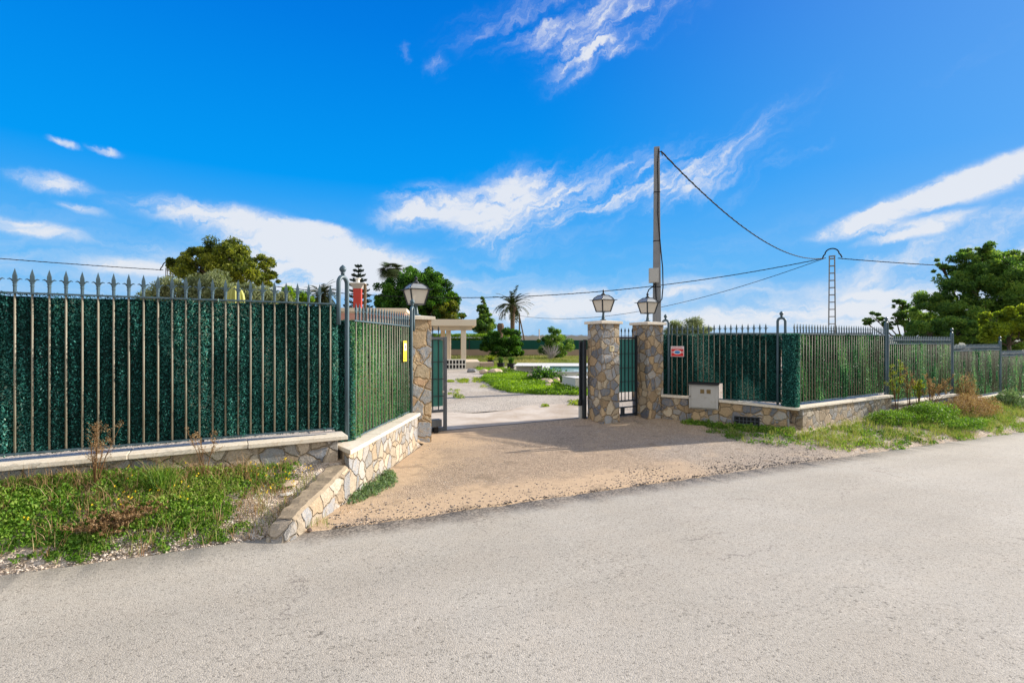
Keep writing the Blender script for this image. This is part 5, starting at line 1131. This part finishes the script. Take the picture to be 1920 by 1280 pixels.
dryplant('tall dry stalk left of the brown bush, beside the yellowing stalks', onground(pxU(1703, 6.4), 6.4), 1.15, .18, 5, M['dry'], 62, 1.4, 'tall_weed', .016, .008)
dryplant('broad dry-headed weed leaning right, in the middle of the second lower panel', onground(pxU(1745, 6.4), 6.4), 1.0, .55, 12, M['dry'], 63, 1.8, 'tall_weed', .018, .008)
dryplant('yellow-green leafy stalks between the dry weeds', onground(pxU(1722, 6.4), 6.4), .85, .2, 7, M['yel'], 64, 1.8, 'tall_weed', .018, .008)
t = thing('wall_foot_weed', 'bright green weeds at the foot of the vent wall', 'weeds', onground(9.25, 7.3)); 
Q = uvscatter(700, 8.9, 10.3, 6.2, 8.1); d_ = wallR(Q[:,1])-Q[:,0]; Q = Q[(d_ > .03) & (d_ < .45)]; base = np.array(t.location)
q1 = clumps(toXY(Q)-base[:2], gz(Q)-base[2], .07, .05+.09*rng.random(len(Q)), 30, .04, rng.random(len(Q))); npmesh('foliage', q1[0], q1[1], M['weed'], t, q1[2])

# pebbles and crumbs of asphalt: small faceted stones
def stones(name, label, Q, r, mat, sink=.2, up=0):
    n = len(Q); k_ = 6; dirs = np.array([[1,0,0],[0,1,0],[-1,0,0],[0,-1,0],[0,0,1],[0,0,-1.]]); F0 = np.array([[0,1,4],[1,2,4],[2,3,4],[3,0,4],[1,0,5],[2,1,5],[3,2,5],[0,3,5]])
    s = r*(.4+1.2*rng.random((n,1))**2); sc = s*(.7+.6*rng.random((n,3)))*np.array([1,1,.65]); a = rng.random(n)*6.28; D = dirs[None]*sc[:,None]*(.8+.4*rng.random((n,6,1)))
    x = D[...,0]*np.cos(a)[:,None]-D[...,1]*np.sin(a)[:,None]; y = D[...,0]*np.sin(a)[:,None]+D[...,1]*np.cos(a)[:,None]; P = toXY(Q); z = gz(Q)
    V_ = np.stack([x+P[:,0:1], y+P[:,1:2], D[...,2]+(z+s[:,0]*sink+.006+up)[:,None]], -1).reshape(-1,3); F_ = (F0[None]+(np.arange(n)*6)[:,None,None]).reshape(-1,3)
    tag(npmesh(name, V_, F_, mat, None, np.repeat(rng.random(n), 6)), label, 'gravel', kind='stuff')
Q = uvscatter(26000, -4, 1.3, 5.06, 6.2); Q = Q[(Q[:,0] < curbU(Q[:,1])-.34)]; dn = np.clip(sst(Q[:,0], -.5, .5)+.30, 0, 1)*1.0 + (Q[:,1] < 5.25)*.5; Q = Q[rng.random(len(Q)) < dn]
stones('verge_gravel', 'pinkish gravel beside the low kerb on the left bank', Q, .010, M['peb'])
Q = uvscatter(9000, .9, 9.5, 5.05, 5.75); Q = Q[(Q[:,0] > curbU(Q[:,1])+.03) & (rng.random(len(Q)) < np.exp(-(Q[:,1]-5.05)*4))]; stones('asphalt_crumbs', 'dark asphalt crumbs along the road edge of the driveway', Q, .010, M['pebd'], up=.014)
Q = uvscatter(16000, .9, 9.4, 5.1, 8.6); Q = Q[(Q[:,0] > curbU(Q[:,1])+.03) & (Q[:,0] < wallR(Q[:,1])-.3)]; stones('driveway_stones', 'small loose stones scattered over the driveway', Q, .006, M['peb'], up=.014)
# loose flat stones on the bank
for i, (px, V_, r, lab) in enumerate([(545, 5.78, .085, 'flat tan slab of stone on the gravel by the kerb'), (540, 5.62, .05, 'broken white stone in front of the tan slab'), (580, 5.10, .03, 'dark stone at the very end of the kerb')]):
    U_ = atpx(px, V_); me = rock(r, 40+i, .22); o = link('loose_stone', me, [M['rockm'], M['white'], M['rockd']][i], None, onground(U_, V_, .02)); o.rotation_euler = (0, 0, i); tag(o, lab, 'stone')
